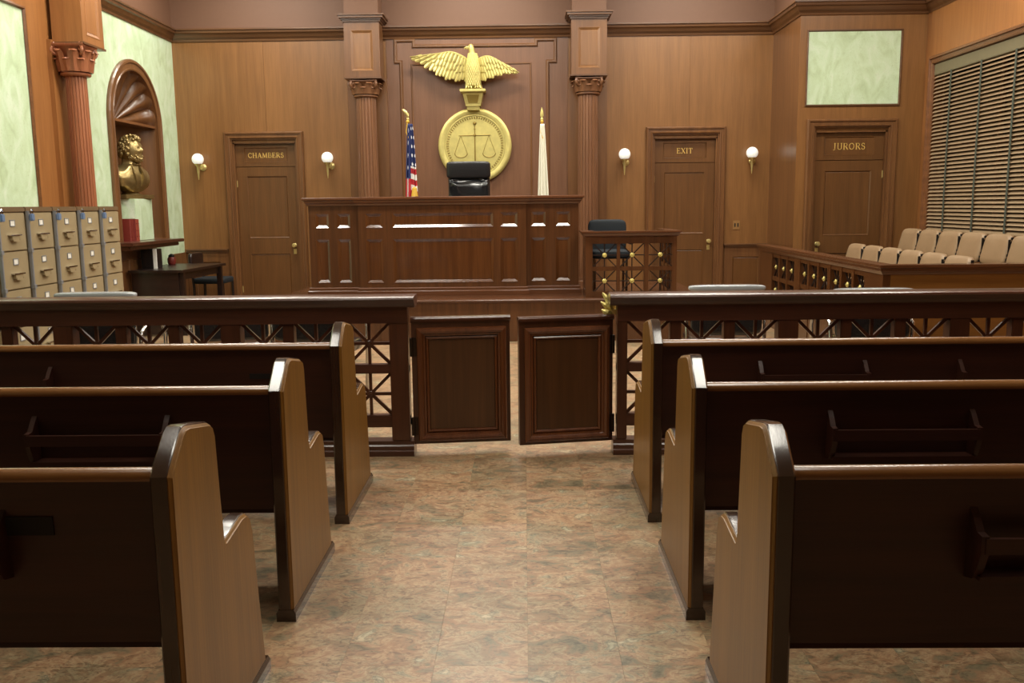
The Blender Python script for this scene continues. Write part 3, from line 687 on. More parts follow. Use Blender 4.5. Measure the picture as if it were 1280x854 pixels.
# bust -----------------------------------------------------------------
def bust():
    bx, by, bz = LX-.03, 10.99, 1.60
    root = E('bust', (bx, by, bz), 'bronze bust of a bearded man in a bow tie', 'bust')
    obj('socle', B().bbox(bx-.14, bx+.12, by-.27, by+.27, bz, bz+.05, .006).lathe([(.14, .05), (.10, .065), (.09, .08), (.12, .10)], (bx-.02, by, bz), 24), 'bronze', root, True)
    q = B(); R = []   # torso: elliptical sections; y = half shoulder width, x= depth
    for z, hw, hd, ox in ((.085, .09, .06, .03), (.11, .17, .085, .02), (.16, .25, .12, .01), (.22, .295, .14, 0), (.275, .30, .14, -.01), (.32, .275, .13, -.015), (.355, .20, .12, -.015), (.385, .13, .105, -.01), (.41, .095, .095, 0), (.44, .085, .088, .005), (.50, .085, .088, .01)):
        ring = []
        for k in range(40):
            t = 2*PI*k/40; cx_ = abs(math.cos(t))**.8*math.copysign(1, math.cos(t)); sy_ = abs(math.sin(t))**.85*math.copysign(1, math.sin(t))
            ring.append((bx+ox+hd*cx_, by+hw*sy_, bz+z+.015*math.sin(t*5+z*30)*(hw > .1)))
        R.append(ring)
    q.rings(R); obj('torso', q, 'bronze', root, True)
    q = B()    # lapels, collar, bow tie
    for s in (-1, 1):
        q.rings([[(bx+.01+hd*math.sqrt(max(.05, 1-((y+dy)/hw)**2))+d, by+s*(y+dy), bz+z) for dy, d in ((-.03, -.01), (-.028, .016), (.045, .016), (.05, -.01))] for y, z, hd, hw in ((.03, .12, .09, .19), (.045, .18, .12, .26), (.06, .25, .137, .30), (.07, .31, .125, .28), (.045, .385, .10, .14))])
        q.rings([[(bx+.085+dd, by+s*y, bz+.405+dz_) for dd, dz_ in ((0, -h), (.02, -h*.8), (.028, 0), (.02, h*.8), (0, h))] for y, h in ((.005, .008), (.03, .02), (.055, .026), (.065, .02))])
    q.ball((bx+.105, by, bz+.405), .016, 12, 8)
    for k in range(4): q.ball((bx+.105+.008*k, by+.0, bz+.345-.05*k), .010, 8, 6)
    obj('coat_lapels', q, 'bronze', root, True)
    hc = Vector((bx+.025, by, bz+.575))
    def bump(d, dirv, amp, w): dv = Vector(dirv).normalized(); return amp*math.exp(-((d-dv).length_squared)/(w*w))
    def face(d):
        q_ = 1.0
        q_ += bump(d, (1, 0, -.05), .22, .13)+bump(d, (1, 0, .12), .10, .12)          # nose
        q_ += bump(d, (1, .3, .28), .07, .16)+bump(d, (1, -.3, .28), .07, .16)         # brows
        q_ -= bump(d, (1, .28, .12), .09, .12)+bump(d, (1, -.28, .12), .09, .12)       # sockets
        q_ += bump(d, (1, .28, .11), .045, .06)+bump(d, (1, -.28, .11), .045, .06)     # eyeballs
        q_ += bump(d, (1, .42, -.12), .06, .16)+bump(d, (1, -.42, -.12), .06, .16)     # cheekbones
        q_ += bump(d, (1, 0, -.33), .06, .09)-bump(d, (1, 0, -.40), .05, .05)+bump(d, (1, 0, -.47), .07, .09)   # lips
        q_ += bump(d, (.9, 0, -.8), .24, .30)                                          # chin, beard
        q_ += bump(d, (.6, .6, -.6), .06, .3)+bump(d, (.6, -.6, -.6), .06, .3)
        q_ -= bump(d, (1, .5, -.35), .04, .14)+bump(d, (1, -.5, -.35), .04, .14)
        q_ += bump(d, (-1, 0, .3), .08, .6)
        return q_
    q = B().ball(hc, .138, 72, 48, 1.02, .84, 1.18, face); obj('head', q, 'bronze', root, True)
    def hairf(d):
        n = mnoise.noise(d*5.5)*.10+mnoise.noise(d*11)*.06
        return 1.0+n+bump(d, (.8, .3, 1), .14, .4)+bump(d, (.2, -.6, .9), .08, .4)
    q = B(); R = []   # hair cap over crown, back and sides: curls as balls
    random.seed(3)
    for k in range(300):
        u = random.uniform(-.55, 1); a_ = random.uniform(0, 2*PI); s_ = math.sqrt(1-u*u); d = Vector((s_*math.cos(a_), s_*math.sin(a_), u))
        if d.x > .35 and d.z < .62: continue
        if d.z < -.3 and d.x > -.2: continue
        rr = .138*(1.06+.04*random.random()+(.08 if d.z > .7 and d.x > .1 else 0))
        p = hc+Vector((d.x*rr*.98, d.y*rr*.83, d.z*rr*1.13)); q.ball(p, random.uniform(.016, .026), 8, 6)
    obj('hair', q, 'bronze', root, True)
    q = B()
    for k in range(110):
        a_ = random.uniform(-1.35, 1.35); z = random.uniform(-.95, -.42); d = Vector((math.cos(a_), math.sin(a_), z)).normalized()
        if abs(a_) < .33 and z > -.62: continue
        rr = .138*face(d)*1.0; p = hc+Vector((d.x*rr*1.02, d.y*rr*.84, d.z*rr*1.18)); q.ball(p, random.uniform(.012, .019), 8, 6)
    obj('beard', q, 'bronze', root, True)
    q = B()
    for s in (-1, 1): q.ball((hc.x-.01, hc.y+s*.118, hc.z-.005), .03, 12, 8, .7, .35, 1.05)
    obj('ears', q, 'bronze', root, True)
    root.rotation_euler = (0, 0, -.22)
bust()
# ================================================================== PEWS
PROF = [(0, .045), (0, .845), (.012, .858), (.085, .926), (.105, .935), (.13, .934), (.265, .908), (.290, .896), (.303, .870),
        (.316, .70), (.328, .575), (.335, .553), (.348, .548), (.490, .566), (.530, .562), (.560, .545), (.578, .500), (.610, .25), (.640, .045)]
def offset(poly, d):
    n = len(poly); out = []
    for i in range(n):
        p = Vector(poly[i]); a_ = (p-Vector(poly[i-1])).normalized(); b_ = (Vector(poly[(i+1) % n])-p).normalized()
        na = Vector((-a_.y, a_.x)); nb = Vector((-b_.y, b_.x)); m = (na+nb).normalized(); k = 1/max(.5, m.dot(na)); out.append(tuple(p+m*d*k))
    return out
def pew_end(root, s, x0):
    """x0: outer face; s=-1 pew runs to -x"""
    t = .050
    fn = lambda p, q_, x: (x, p, q_)
    O = offset(PROF, .007); I = offset(PROF, -.001)
    O[0] = (-.007, .045); O[-1] = (.647, .045); I[0] = (.001, .045); I[-1] = (.639, .045)
    e = B().rings([[(x0+s*dx, *p) for p in P_] for dx, P_ in ((-.002, I), (.001, PROF), (.0065, O), (t-.007, O), (t-.001, PROF))])
    en = obj('pew_end', e, 'pewend', root, 20)
    R = []
    for (p0, p1), (o0, o1) in zip(PROF, O):
        m = lambda k: (p0+(o0-p0)*k, p1+(o1-p1)*k)
        R.append([(x0+s*dx, *m(k)) for dx, k in ((.009, .5), (.009, 1.25), (.012, 1.5), (t-.004, 1.5), (t+.002, .5), (t+.001, -.6))])
    obj('edge_band', B().rings(R, loop=False), 'pewedge', en, 20, label='dark polished edge band')
    q = B().prism([(x0-s*.010, .0), (x0-s*.010, .032), (x0-s*.003, .045), (x0+s*(t+.003), .045), (x0+s*(t+.010), .032), (x0+s*(t+.01), 0)], lambda p, z, y: (p, y, z), -.012, .665)
    obj('foot', q, 'pewedge', en, label='dark plinth under the pew end')
def rack(root, s, x0, u0, u1, single=False, low=False):
    r = []
    yb = .058
    ends = (u0, u1) if not single else (u0,)
    rk = None
    br = [(yb, .755), (yb-.02, .757), (yb-.04, .735), (yb-.06, .708), (yb-.085, .705), (yb-.085, .66), (yb-.07, .62), (yb-.05, .588), (yb, .575)]
    q = B()
    if not single:
        q.box(min(x0+s*u0, x0+s*u1), max(x0+s*u0, x0+s*u1), yb-.088, yb-.076, .662, .700)
        rk = obj('book_rack', q, 'pewback', root)
        obj('rack_shelf', B().box(min(x0+s*u0, x0+s*u1), max(x0+s*u0, x0+s*u1), yb-.07, yb, .588, .600), 'pewback', rk)
    for u in ends:
        x = x0+s*u
        obj('rack_bracket', B().prism(br, lambda p, z, xx: (xx, p, z), x-.009, x+.009), 'pewback', rk or root)
def make_pew(s, x0, y0, L, racks, singles, plates, label):
    root = E('pew', (x0, y0, 0), label, 'pew', 'wooden courtroom pews')
    W0 = root['org']; root['org'] = [0, 0, 0]; root.location = (0, 0, 0)
    x0l = 0
    pew_end(root, s, 0); pew_end(root, s, s*(L-.05))
    xa, xb = sorted((s*.05, s*(L-.05)))
    q = B().prism([(.058, .40), (.075, .40), (.078, .42), (.052, .832), (.033, .832)], lambda p, z, x: (x, p, z), xa, xb)
    obj('back_panel', q, 'pewback', root)
    rr = []
    for k in range(13):
        a_ = -.35+(PI+.7)*k/12; rr.append((.043+.026*math.cos(PI-a_)*1.0, .838+.021*math.sin(a_)))
    obj('top_rail', B().prism(rr[::-1], lambda p, z, x: (x, p, z), xa, xb), 'pewrail', root, 50)
    obj('seat', B().prism([(.075, .415), (.50, .435), (.53, .43), (.535, .41), (.52, .395), (.06, .385)], lambda p, z, x: (x, p, z), xa, xb), 'pewback', root, label='broad wooden seat board')
    for u0, u1 in racks: rack(root, s, 0, u0, u1)
    for u in singles: rack(root, s, 0, u, u, True)
    for u0, u1, z0, z1 in plates:
        xs = sorted((s*u0, s*u1)); zt_ = z1
        f = lambda z: .058-.025*(z-.40)/.432
        q = B().prism([(f(z0)-.004, z0), (f(z0)+.006, z0), (f(z1)+.006, z1), (f(z1)-.004, z1)], lambda p, z, x: (x, p, z), xs[0], xs[1])
        obj('worn_plate', q, 'plate', root, label='blackened worn plate on the pew back')
    root.location = (x0, y0, 0)
    return root
XL, XR = -.845, .577
Lp = 3.55
make_pew(-1, XL, 2.07, Lp, [], [.44], [(.315, .50, .69, .738)], 'left front-of-picture wooden pew, nearest pew left of the aisle')
make_pew(-1, XL, 3.075, Lp, [(.425, .90)], [], [], 'middle wooden pew left of the aisle with a book rack')
make_pew(-1, XL, 4.085, Lp, [], [1.37], [(.33, .44, .69, .715)], 'left pew closest to the courtroom railing')
make_pew(1, XR, 2.05, Lp, [(.49, .985)], [], [], 'nearest wooden pew right of the aisle')
make_pew(1, XR, 3.075, Lp, [(.49, .985)], [], [], 'middle wooden pew right of the aisle with a deep book rack')
make_pew(1, XR, 4.085, Lp, [(.505, .985)], [1.42], [], 'right pew closest to the courtroom railing')
# ================================================================== COURT RAILING
def star(mp, u0, u1, v0, v1, r=.009, dep=.018):
    b = B(); cu, cv = (u0+u1)/2, (v0+v1)/2
    for k in range(8):
        a_ = k*PI/4; du, dv = math.cos(a_), math.sin(a_)
        tmax = min((u1-u0)/2/abs(du) if abs(du) > .01 else 9, (v1-v0)/2/abs(dv) if abs(dv) > .01 else 9)
        nu, nv = -dv*r, du*r
        b.prism([(cu+nu, cv+nv), (cu-nu, cv-nv), (cu+du*tmax-nu, cv+dv*tmax-nv), (cu+du*tmax+nu, cv+dv*tmax+nv)], lambda p, q_, t: mp(p, q_, t), -dep/2, dep/2)
    b.prism([(cu+.026*math.cos(PI*k/8), cv+.026*math.sin(PI*k/8)) for k in range(16)], mp, -dep*.7, dep*.7)
    return b
def rosette(mp, u, v, rad=.024, d=.014):
    b = B()
    c_ = Vector(mp(u, v, 0)); n_ = Vector(mp(u, v, 1))-c_; uu = Vector(mp(u+1, v, 0))-c_; vv = Vector(mp(u, v+1, 0))-c_
    R = []
    for rr, dd in ((rad*.95, d*.4), (rad, d), (rad*.75, d*1.4), (rad*.5, d*1.1), (rad*.35, d*1.9), (.001, d*2.2)):
        R.append([tuple(c_+n_*dd+(uu*math.cos(2*PI*k/16)+vv*math.sin(2*PI*k/16))*rr*(1+(.12 if k % 2 and rr > rad*.6 else 0))) for k in range(16)])
    b.rings(R); return b
def railing(x0, x1, gate_at_max, label):
    """runs along x at Y 5.25-5.33"""
    root = E('courtroom_railing', ((x0+x1)/2, 5.29, 0), label, 'railing')
    F_, K_ = 5.25, 5.34; mp = plane(0, (F_+K_)/2, 0)
    g0, g1 = (x0, x1)
    ov = lambda o: ((x0-(0 if gate_at_max else o)), x1+(o if gate_at_max else 0))
    a_, b_ = ov(.045)
    R = [(F_-.045, .935), (F_-.05, .945), (F_-.045, .955), (F_-.03, .962), (K_+.03, .962), (K_+.045, .955), (K_+.05, .945), (K_+.045, .935), (K_+.02, .915), (K_+.012, .895), (F_-.012, .895), (F_-.02, .915)]
    obj('cap_rail', B().prism(R, lambda p, z, x: (x, p, z), a_, b_), 'railx', root, 30)
    obj('top_board', B().box(x0, x1, F_, K_, .80, .895), 'railx', root)
    obj('middle_rail', B().bbox(x0, x1, F_+.012, K_-.012, .498, .552, .005), 'railx', root)
    obj('lower_rail', B().bbox(x0, x1, F_+.012, K_-.012, .17, .244, .005), 'railx', root)
    a_, b_ = ov(.022)
    q = B()
    q.prism([(F_-.022, 0), (F_-.022, .03), (F_-.014, .036), (F_-.014, .06), (F_-.006, .068), (F_-.006, .09), (K_+.006, .09), (K_+.014, .06), (K_+.022, .03), (K_+.022, 0)], lambda p, z, x: (x, p, z), a_, b_)
    obj('base_moulding', q, 'railx', root)
    CW, MW, PW = .25, .065, .115
    dirn = -1 if gate_at_max else 1
    x = (x1 if gate_at_max else x0); firstp = .11 if gate_at_max else .06
    def stile(xa, wd, post):
        s0, s1 = sorted((xa, xa+dirn*wd)); s0 = max(s0, x0); s1 = min(s1, x1)
        if s1-s0 < .005: return
        e_ = 0 if post else .012
        obj('post' if post else 'mullion', B().bbox(s0, s1, F_+e_, K_-e_, .09, .80, .004), 'railz', root)
    stile(x, firstp, True); x += dirn*firstp
    proto = None
    while True:
        done = False
        for c in range(3):
            xe = x+dirn*CW
            if xe < x0 or xe > x1: done = True; break
            u0, u1 = sorted((x, xe))
            for v0, v1 in ((.552, .80), (.244, .498)):
                s_ = star(plane(0, (F_+K_)/2, 0), u0, u1, v0, v1)
                o_ = obj('star_lattice', s_, 'railz', root)
                obj('rosette', rosette(plane(0, F_+.042, 0), (u0+u1)/2, (v0+v1)/2, .02, .008), 'railz', o_)
            x = xe
            if c < 2: stile(x, MW, False); x += dirn*MW
        if done: stile(x, abs((x1 if dirn > 0 else x0)-x), True); break
        stile(x, PW, True); x += dirn*PW
    return root
railing(LX+.02, -.69, True, 'dark wooden courtroom railing with star lattice left of the gates')
railing(.54, RX-.02, False, 'dark wooden courtroom railing with star lattice right of the gates')
# gates
def gate(hx, hy, fx, fy, label):
    L_ = math.hypot(fx-hx, fy-hy); a_ = math.atan2(fy-hy, fx-hx)
    root = E('swing_gate', (hx, hy, 0), label, 'gate')
    if fx < hx: a_ += PI; mp = plane(fx, fy, 0, a_ if False else math.atan2(hy-fy, hx-fx))
    else: mp = plane(hx, hy, 0, a_)
    z0, z1 = .065, .80
    q = B().mbox(mp, 0, L_, z0, z1, -.045, 0); q.mbox(mp, .0, L_, z1, z1+.012, -.05, .008)
    obj('gate_frame', q, 'railz', root)
    q = B().prism([(-.052, z1+.012), (-.052, z1+.022), (-.04, z1+.032), (.002, z1+.032), (.014, z1+.022), (.014, z1+.01), (.004, z1)], lambda d, z, u: mp(u, z, d), -.004, L_+.004)
    obj('gate_cap', q, 'railx', root)
    q = B().frame(mp, .03, L_-.022, z0+.018, z1-.03, [(0, 0), (0, .012), (.006, .022), (.022, .028), (.034, .022), (.04, .012), (.05, .010), (.055, .0)])
    obj('bolection_moulding', q, 'gatem', root, label='lighter reddish moulding around the panel')
    q = B().frame(mp, .085, L_-.077, z0+.073, z1-.085, [(0, 0), (.0, .010), (.006, .014), (.014, .010), (.018, 0)])
    obj('inner_bead', q, 'gatem', root)
    obj('gate_panel', B().mbox(mp, .104, L_-.096, z0+.092, z1-.104, 0, .004), 'gatep', root)
    hu = 0 if not fx < hx else L_
    for hz in (.12, .60):
        obj('hinge', B().tube([mp(hu, hz, .004), mp(hu, hz+.11, .004)], .011, 10).mbox(mp, min(hu, hu+(.03 if hu == 0 else -.03)), max(hu, hu+(.03 if hu == 0 else -.03)), hz, hz+.11, 0, .004), plain('dark_hinge', (52, 40, 30), .4, .6) if 'dark_hinge' not in bpy.data.materials else bpy.data.materials['dark_hinge'], root)
gate(-.672, 5.268, -.092, 5.335, 'panelled wooden swing gate on the left, ajar away from the camera')
gate(.522, 5.33, -.036, 5.222, 'panelled wooden swing gate on the right, ajar towards the camera')
# gilded leaf at the end of right railing
def leaf_gold():
    root = E('gilded_leaf', (.53, 5.40, .84), 'small crumpled gold leaf ornament at the end of the right railing', 'ornament')
    q = B()
    for k, (a_, l_, wd) in enumerate(((2.35, .115, .030), (2.2, .125, .034), (2.5, .10, .032), (2.05, .10, .030), (2.62, .075, .034))):
        d = Vector((math.cos(a_), 0, math.sin(a_))); s_ = Vector((-d.z, 0, d.x)); R = []
        for t in (0, .25, .5, .75, 1):
            p = Vector((.545-.006*k, 5.40-.012*k, .865-.011*k))+d*l_*t+Vector((0, -.02*math.sin(PI*t), 0)); ww = wd*(math.sin(PI*(.15+.8*t)))*.6
            R.append([tuple(p-s_*ww), tuple(p+Vector((0, -.010, 0))), tuple(p+s_*ww), tuple(p+Vector((0, .006, 0)))])
        q.rings(R)
    obj('leaf', q, 'gold', root)
    obj('bracket', B().bbox(.505, .56, 5.342, 5.40, .83, .86, .003), 'brass', root)
leaf_gold()
# ================================================================== PLATFORM + JUDGE'S BENCH
pf = E('platform', (-.4, 9.8, 0), 'low wooden platform step in front of the judge bench', 'platform')
PX0, PX1 = -2.75, 1.95
obj('platform_body', B().box(PX0, PX1, 9.80, 12.05, .001, .44), 'bench', pf)
obj('platform_nosing', B().prism([(9.76, .445), (9.755, .455), (9.76, .465), (12.05, .465), (12.05, .44), (9.80, .44), (9.785, .43), (9.775, .44)], lambda p, z, x: (x, p, z), PX0-.03, PX1+.03), 'benchx', pf)
k = 0
for xa in (-2.75, -1.58, -.41, .76):
    obj('fascia_board', B().box(xa+.003, min(xa+1.167, PX1), 9.785, 9.80, .002, .43), 'bench', pf)
PZ = .465
def bench():
    root = E('judge_bench', (-.93, 10.4, PZ), "long panelled wooden judge's bench on the platform", 'bench')
    TOP = 1.50; H = TOP-PZ
    # sections: x0,x1,y, rects
    Z = lambda z: z-PZ
    secs = [(-2.46, -1.88, 10.38, [(-2.385, -2.225), (-2.14, -1.98)]),
            (-1.88, .02, 10.30, [(-1.80, -1.60), (-1.495, -.345), (-.275, -.07)]),
            (.02, .62, 10.38, [(.075, .25), (.355, .53)])]
    for x0, x1, y, cols in secs:
        rects = []
        for a_, b_ in cols:
            rects.append((a_-x0, b_-x0, Z(1.235), Z(1.405))); rects.append((a_-x0, b_-x0, Z(.61), Z(1.115)))
        f, P = panelled(plane(x0, y, PZ), x1-x0, H, .05, rects, .017, .036)
        o_ = obj('front_board', f, 'bench', root)
        for p in P: obj('panel', p, 'benchp', o_)
    q = B(); path = [(-2.46, 10.95), (-2.46, 10.38), (-1.88, 10.38), (-1.88, 10.30), (.02, 10.30), (.02, 10.38), (.62, 10.38), (.62, 10.95)]
    path = path[::1]
    pr = [(0, 1.49), (.012, 1.49), (.02, 1.51), (.035, 1.525), (.04, 1.545), (.06, 1.555), (.06, 1.575), (.052, 1.583), (0, 1.583)]
    q.sweep(path, pr)
    # orientation check: profile must point outwards (-y)
    obj('cornice', q, 'benchx', root)
    obj('bench_top', B().box(-2.46, .62, 10.44, 10.95, 1.56, 1.582), 'benchx', root)
    obj('base_moulding', B().sweep(path, [(0, PZ+.001), (.035, PZ+.001), (.035, PZ+.05), (.02, PZ+.06), (.02, PZ+.085), (.01, PZ+.095), (0, PZ+.095)]), 'benchx', root)
    obj('side_board', B().box(-2.46, -2.42, 10.43, 10.95, PZ+.001, 1.5), 'bench', root); obj('side_board', B().box(.58, .62, 10.43, 10.95, PZ+.001, 1.5), 'bench', root)
    obj('inner_desk', B().box(-2.42, .58, 10.45, 10.95, 1.20, 1.24), 'benchx', root)
bench()
obj('judge_dais', B().box(-2.4, .56, 11.02, 12.05, PZ, .80), 'bench')
tag(bpy.data.objects['judge_dais'], "raised wooden floor behind the judge's bench under the black chair", 'platform')
# judge chair
def judge_chair():
    cx, cy, z = -.685, 11.45, .80
    root = E('judge_chair', (cx, cy, z), "high-backed black leather judge's chair with padded headrest", 'chair')
    def cushion(x0, x1, y0, y1, z0, z1, r, fn=None, n=24, m=18):
        # superellipsoid cushion
        c = ((x0+x1)/2, (y0+y1)/2, (z0+z1)/2); q = B(); R = []
        for j in range(m+1):
            ph = -PI/2+PI*j/m; ring = []
            for k_ in range(n):
                t = 2*PI*k_/n; f = lambda w_, e: math.copysign(abs(w_)**e, w_)
                X = f(math.cos(ph), r)*f(math.cos(t), r); Y_ = f(math.cos(ph), r)*f(math.sin(t), r); Z_ = f(math.sin(ph), r)
                p = [c[0]+X*(x1-x0)/2, c[1]+Y_*(y1-y0)/2, c[2]+Z_*(z1-z0)/2]
                if fn: p = fn(p)
                ring.append(tuple(p))
            R.append(ring)
        q.rings(R); return q
    obj('headrest', cushion(cx-.272, cx+.272, cy-.12, cy+.08, 1.81, 2.02, .25, None, 40, 20), 'black', root, 60)
    def wr(p):
        n = mnoise.noise(Vector((p[0]*9, p[2]*22, 3)))*.03+mnoise.noise(Vector((p[0]*25, p[2]*40, 9)))*.012
        return [p[0], p[1]-n-.02*math.sin((p[2]-1.3)*20), p[2]]
    obj('backrest', cushion(cx-.245, cx+.245, cy-.09, cy+.06, 1.28, 1.84, .22, wr, 90, 60), 'vinyl', root, 60, label='creased shiny leather back')
    obj('back_shell', cushion(cx-.26, cx+.26, cy+.0, cy+.09, 1.25, 1.98, .2), 'black', root, 60)
    obj('seat', cushion(cx-.27, cx+.27, cy-.46, cy+.05, 1.20, 1.34, .35), 'black', root, 60)
    for s in (-1, 1):
        obj('armrest', cushion(cx+s*.31-.04, cx+s*.31+.04, cy-.42, cy+.02, 1.44, 1.52, .4), 'black', root, 60)
        obj('arm_post', B().tube([(cx+s*.30, cy-.2, 1.46), (cx+s*.30, cy-.2, 1.25), (cx+s*.1, cy-.2, 1.20)], .015, 8), 'chrome', root)
    obj('pedestal', B().lathe([(.03, 0), (.03, .40)], (cx, cy-.22, z+.05), 16), 'chrome', root, True)
    for k_ in range(5):
        a_ = 2*PI*k_/5+.3; e_ = (cx+.26*math.cos(a_), cy-.22+.26*math.sin(a_))
        obj('leg', B().tube([(cx, cy-.22, z+.11), (e_[0], e_[1], z+.07)], [.022, .014], 8), 'chrome', root)
        obj('caster', B().ball((e_[0], e_[1], z+.03), .03, 12, 8), 'black', root, True)
    return cushion
cushion = judge_chair()
# ================================================================== WITNESS STAND
def lattice_panel(mp, W, z0, z1, cols, tiers, th, root, top_over=.03):
    """frame of posts and rails with gold-rosetted stars; cols: list of (u0,u1); tiers: (v0,v1)"""
    q = B(); zs = sorted(tiers)
    us = [0]+[e for c in cols for e in c]+[W]
    for i in range(0, len(us), 2): q.mbox(mp, us[i], us[i+1], z0, z1, -th, 0)
    vs = [z0]+[e for t in zs for e in t]+[z1]
    for c in cols:
        for i in range(0, len(vs), 2): q.mbox(mp, c[0], c[1], vs[i], vs[i+1], -th+.006, -.006)
    obj('panel_frame', q, 'bench', root)
    for c in cols:
        for t in tiers:
            md = lambda u, v, d: mp(u, v, d-th/2)
            o_ = obj('star_lattice', star(md, c[0], c[1], t[0], t[1], .006, .014), 'desk', root)
            obj('rosette', rosette(lambda u, v, d: mp(u, v, d-th/2+.006), (c[0]+c[1])/2, (t[0]+t[1])/2, .024, .014), 'gold', o_, label='gilded rosette')
ws = E('witness_stand', (1.14, 10.4, PZ), 'wooden witness stand with starred lattice front and gold rosettes', 'witness stand')
WSX0, WSX1, WSY = .668, 1.66, 9.9
lattice_panel(plane(WSX0, WSY, 0), WSX1-WSX0, PZ+.001, 1.13, [(.075, .34), (.375, .64), (.685, .945)], [(.53, .755), (.80, 1.05)], .06, ws)
lattice_panel(plane(WSX1, WSY+.06, 0, PI/2), .84, PZ+.001, 1.13, [(.04, .28), (.31, .54), (.57, .80)], [(.53, .755), (.80, 1.05)], .05, ws)
obj('cap_rail', B().sweep([(WSX0, 10.37), (WSX0, WSY), (WSX1, WSY), (WSX1, 10.8)], [(-.08, 1.13), (.01, 1.13), (.02, 1.14), (.03, 1.16), (.045, 1.17), (.045, 1.186), (-.1, 1.186)]), 'benchx', ws)
obj('side_board', B().box(WSX0, WSX0+.03, WSY+.061, 10.37, PZ+.001, 1.129), 'bench', ws)
wc = E('witness_chair', (1.0, 10.62, PZ), 'dark upholstered chair inside the witness stand', 'chair')
obj('backrest', cushion(.745, 1.19, 10.60, 10.72, .90, 1.30, .3, None, 32, 20), 'navy', wc, 60)
obj('seat', cushion(.76, 1.2, 10.25, 10.68, .86, .96, .3), 'navy', wc, 60)
for sx in (.80, 1.16):
    for sy in (10.30, 10.64): obj('leg', B().tube([(sx, sy, PZ), (sx, sy, .9 if sy < 10.5 else 1.1)], .014, 8), 'chrome', wc)
for sx in (.745, 1.215): obj('armrest', cushion(sx-.025, sx+.025, 10.30, 10.66, 1.02, 1.06, .4), 'black', wc, 60)
# ================================================================== EAGLE, MEDALLION
def medallion():
    cx, cz, y = -.655, 2.275, 12.50; r = .495
    root = E('medallion', (cx, y, cz), 'round gold medallion with scales of justice on the wall', 'medallion')
    b = B().lathe([(r, .001), (r, .05), (r-.012, .062), (r-.04, .066), (r-.085, .055), (r-.09, .045), (.0, .045)], (cx, y, cz), 72, 'y')
    obj('disc', b, 'gold', root, 40)
    b = B().lathe([(r-.088, .044), (r-.088, .058), (r-.094, .060), (r-.10, .058), (r-.10, .044)], (cx, y, cz), 72, 'y'); obj('inner_ring', b, 'gold', root, 40)
    q = B()
    for k_ in range(72):
        a_ = 2*PI*k_/72; q.tube([(cx+(r-.112)*math.cos(a_), y-.049, cz+(r-.112)*math.sin(a_)), (cx+(r-.142)*math.cos(a_), y-.049, cz+(r-.142)*math.sin(a_))], .0065, 5)
    obj('bead_ring', q, 'golddark', root, kind='stuff')
    q = B(); yy = y-.048
    L_ = lambda p0, p1, r0, r1=None: q.tube([(cx+p0[0], yy, cz+p0[1]), (cx+p1[0], yy, cz+p1[1])], [r0, r1 or r0], 6)
    L_((-.215, .135), (.215, .14), .006); L_((0, .30), (0, -.36), .006, .012); q.ball((cx, yy, cz+.14), .02, 10, 6); q.ball((cx, yy, cz+.295), .024, 10, 6); q.ball((cx, yy, cz+.22), .012, 8, 6)
    for s in (-1, 1):
        hx = s*.19; L_((hx, .137), (hx-.085, -.10), .003); L_((hx, .137), (hx+.085, -.10), .003)
        q.tube([(cx+hx+.085*math.cos(PI+PI*t/12), yy, cz-.10+.055*math.sin(PI+PI*t/12)) for t in range(13)], .006, 6)
    q.tube([(cx-.06, yy, cz-.34), (cx, yy, cz-.3), (cx+.06, yy, cz-.34)], .01, 6)
    obj('scales', q, 'golddark', root, label='engraved pair of scales')
    # vase-like pedestal bracket under the eagle
    ped = E('eagle_pedestal', (-.665, y, 2.72), 'tapered gold bracket between the medallion and the eagle', 'bracket')
    f = lambda z, w_, d_: [(-.665-w_, y-d_, z), (-.665+w_, y-d_, z), (-.665+w_, y-.001, z), (-.665-w_, y-.001, z)]
    obj('bracket_body', B().rings([f(2.735, .082, .14), f(2.79, .085, .15), f(2.79, .10, .16), f(2.80, .10, .16), f(2.95, .135, .19), f(2.965, .15, .205)]), 'gold', ped)
    q = B().add([(-.665-.06, y-.168, 2.825), (-.665+.06, y-.168, 2.825), (-.665+.085, y-.195, 2.93), (-.665-.085, y-.195, 2.93), (-.665-.06, y-.15, 2.825), (-.665+.06, y-.15, 2.825), (-.665+.085, y-.17, 2.93), (-.665-.085, y-.17, 2.93)], [(0, 1, 2, 3), (0, 4, 5, 1), (1, 5, 6, 2), (2, 6, 7, 3), (3, 7, 4, 0)])
    obj('inset_panel', q, 'golddark', ped)
    obj('bracket_cap', B().bbox(-.665-.17, -.665+.17, y-.24, y-.001, 2.965, 3.0, .006), 'gold', ped)
medallion()
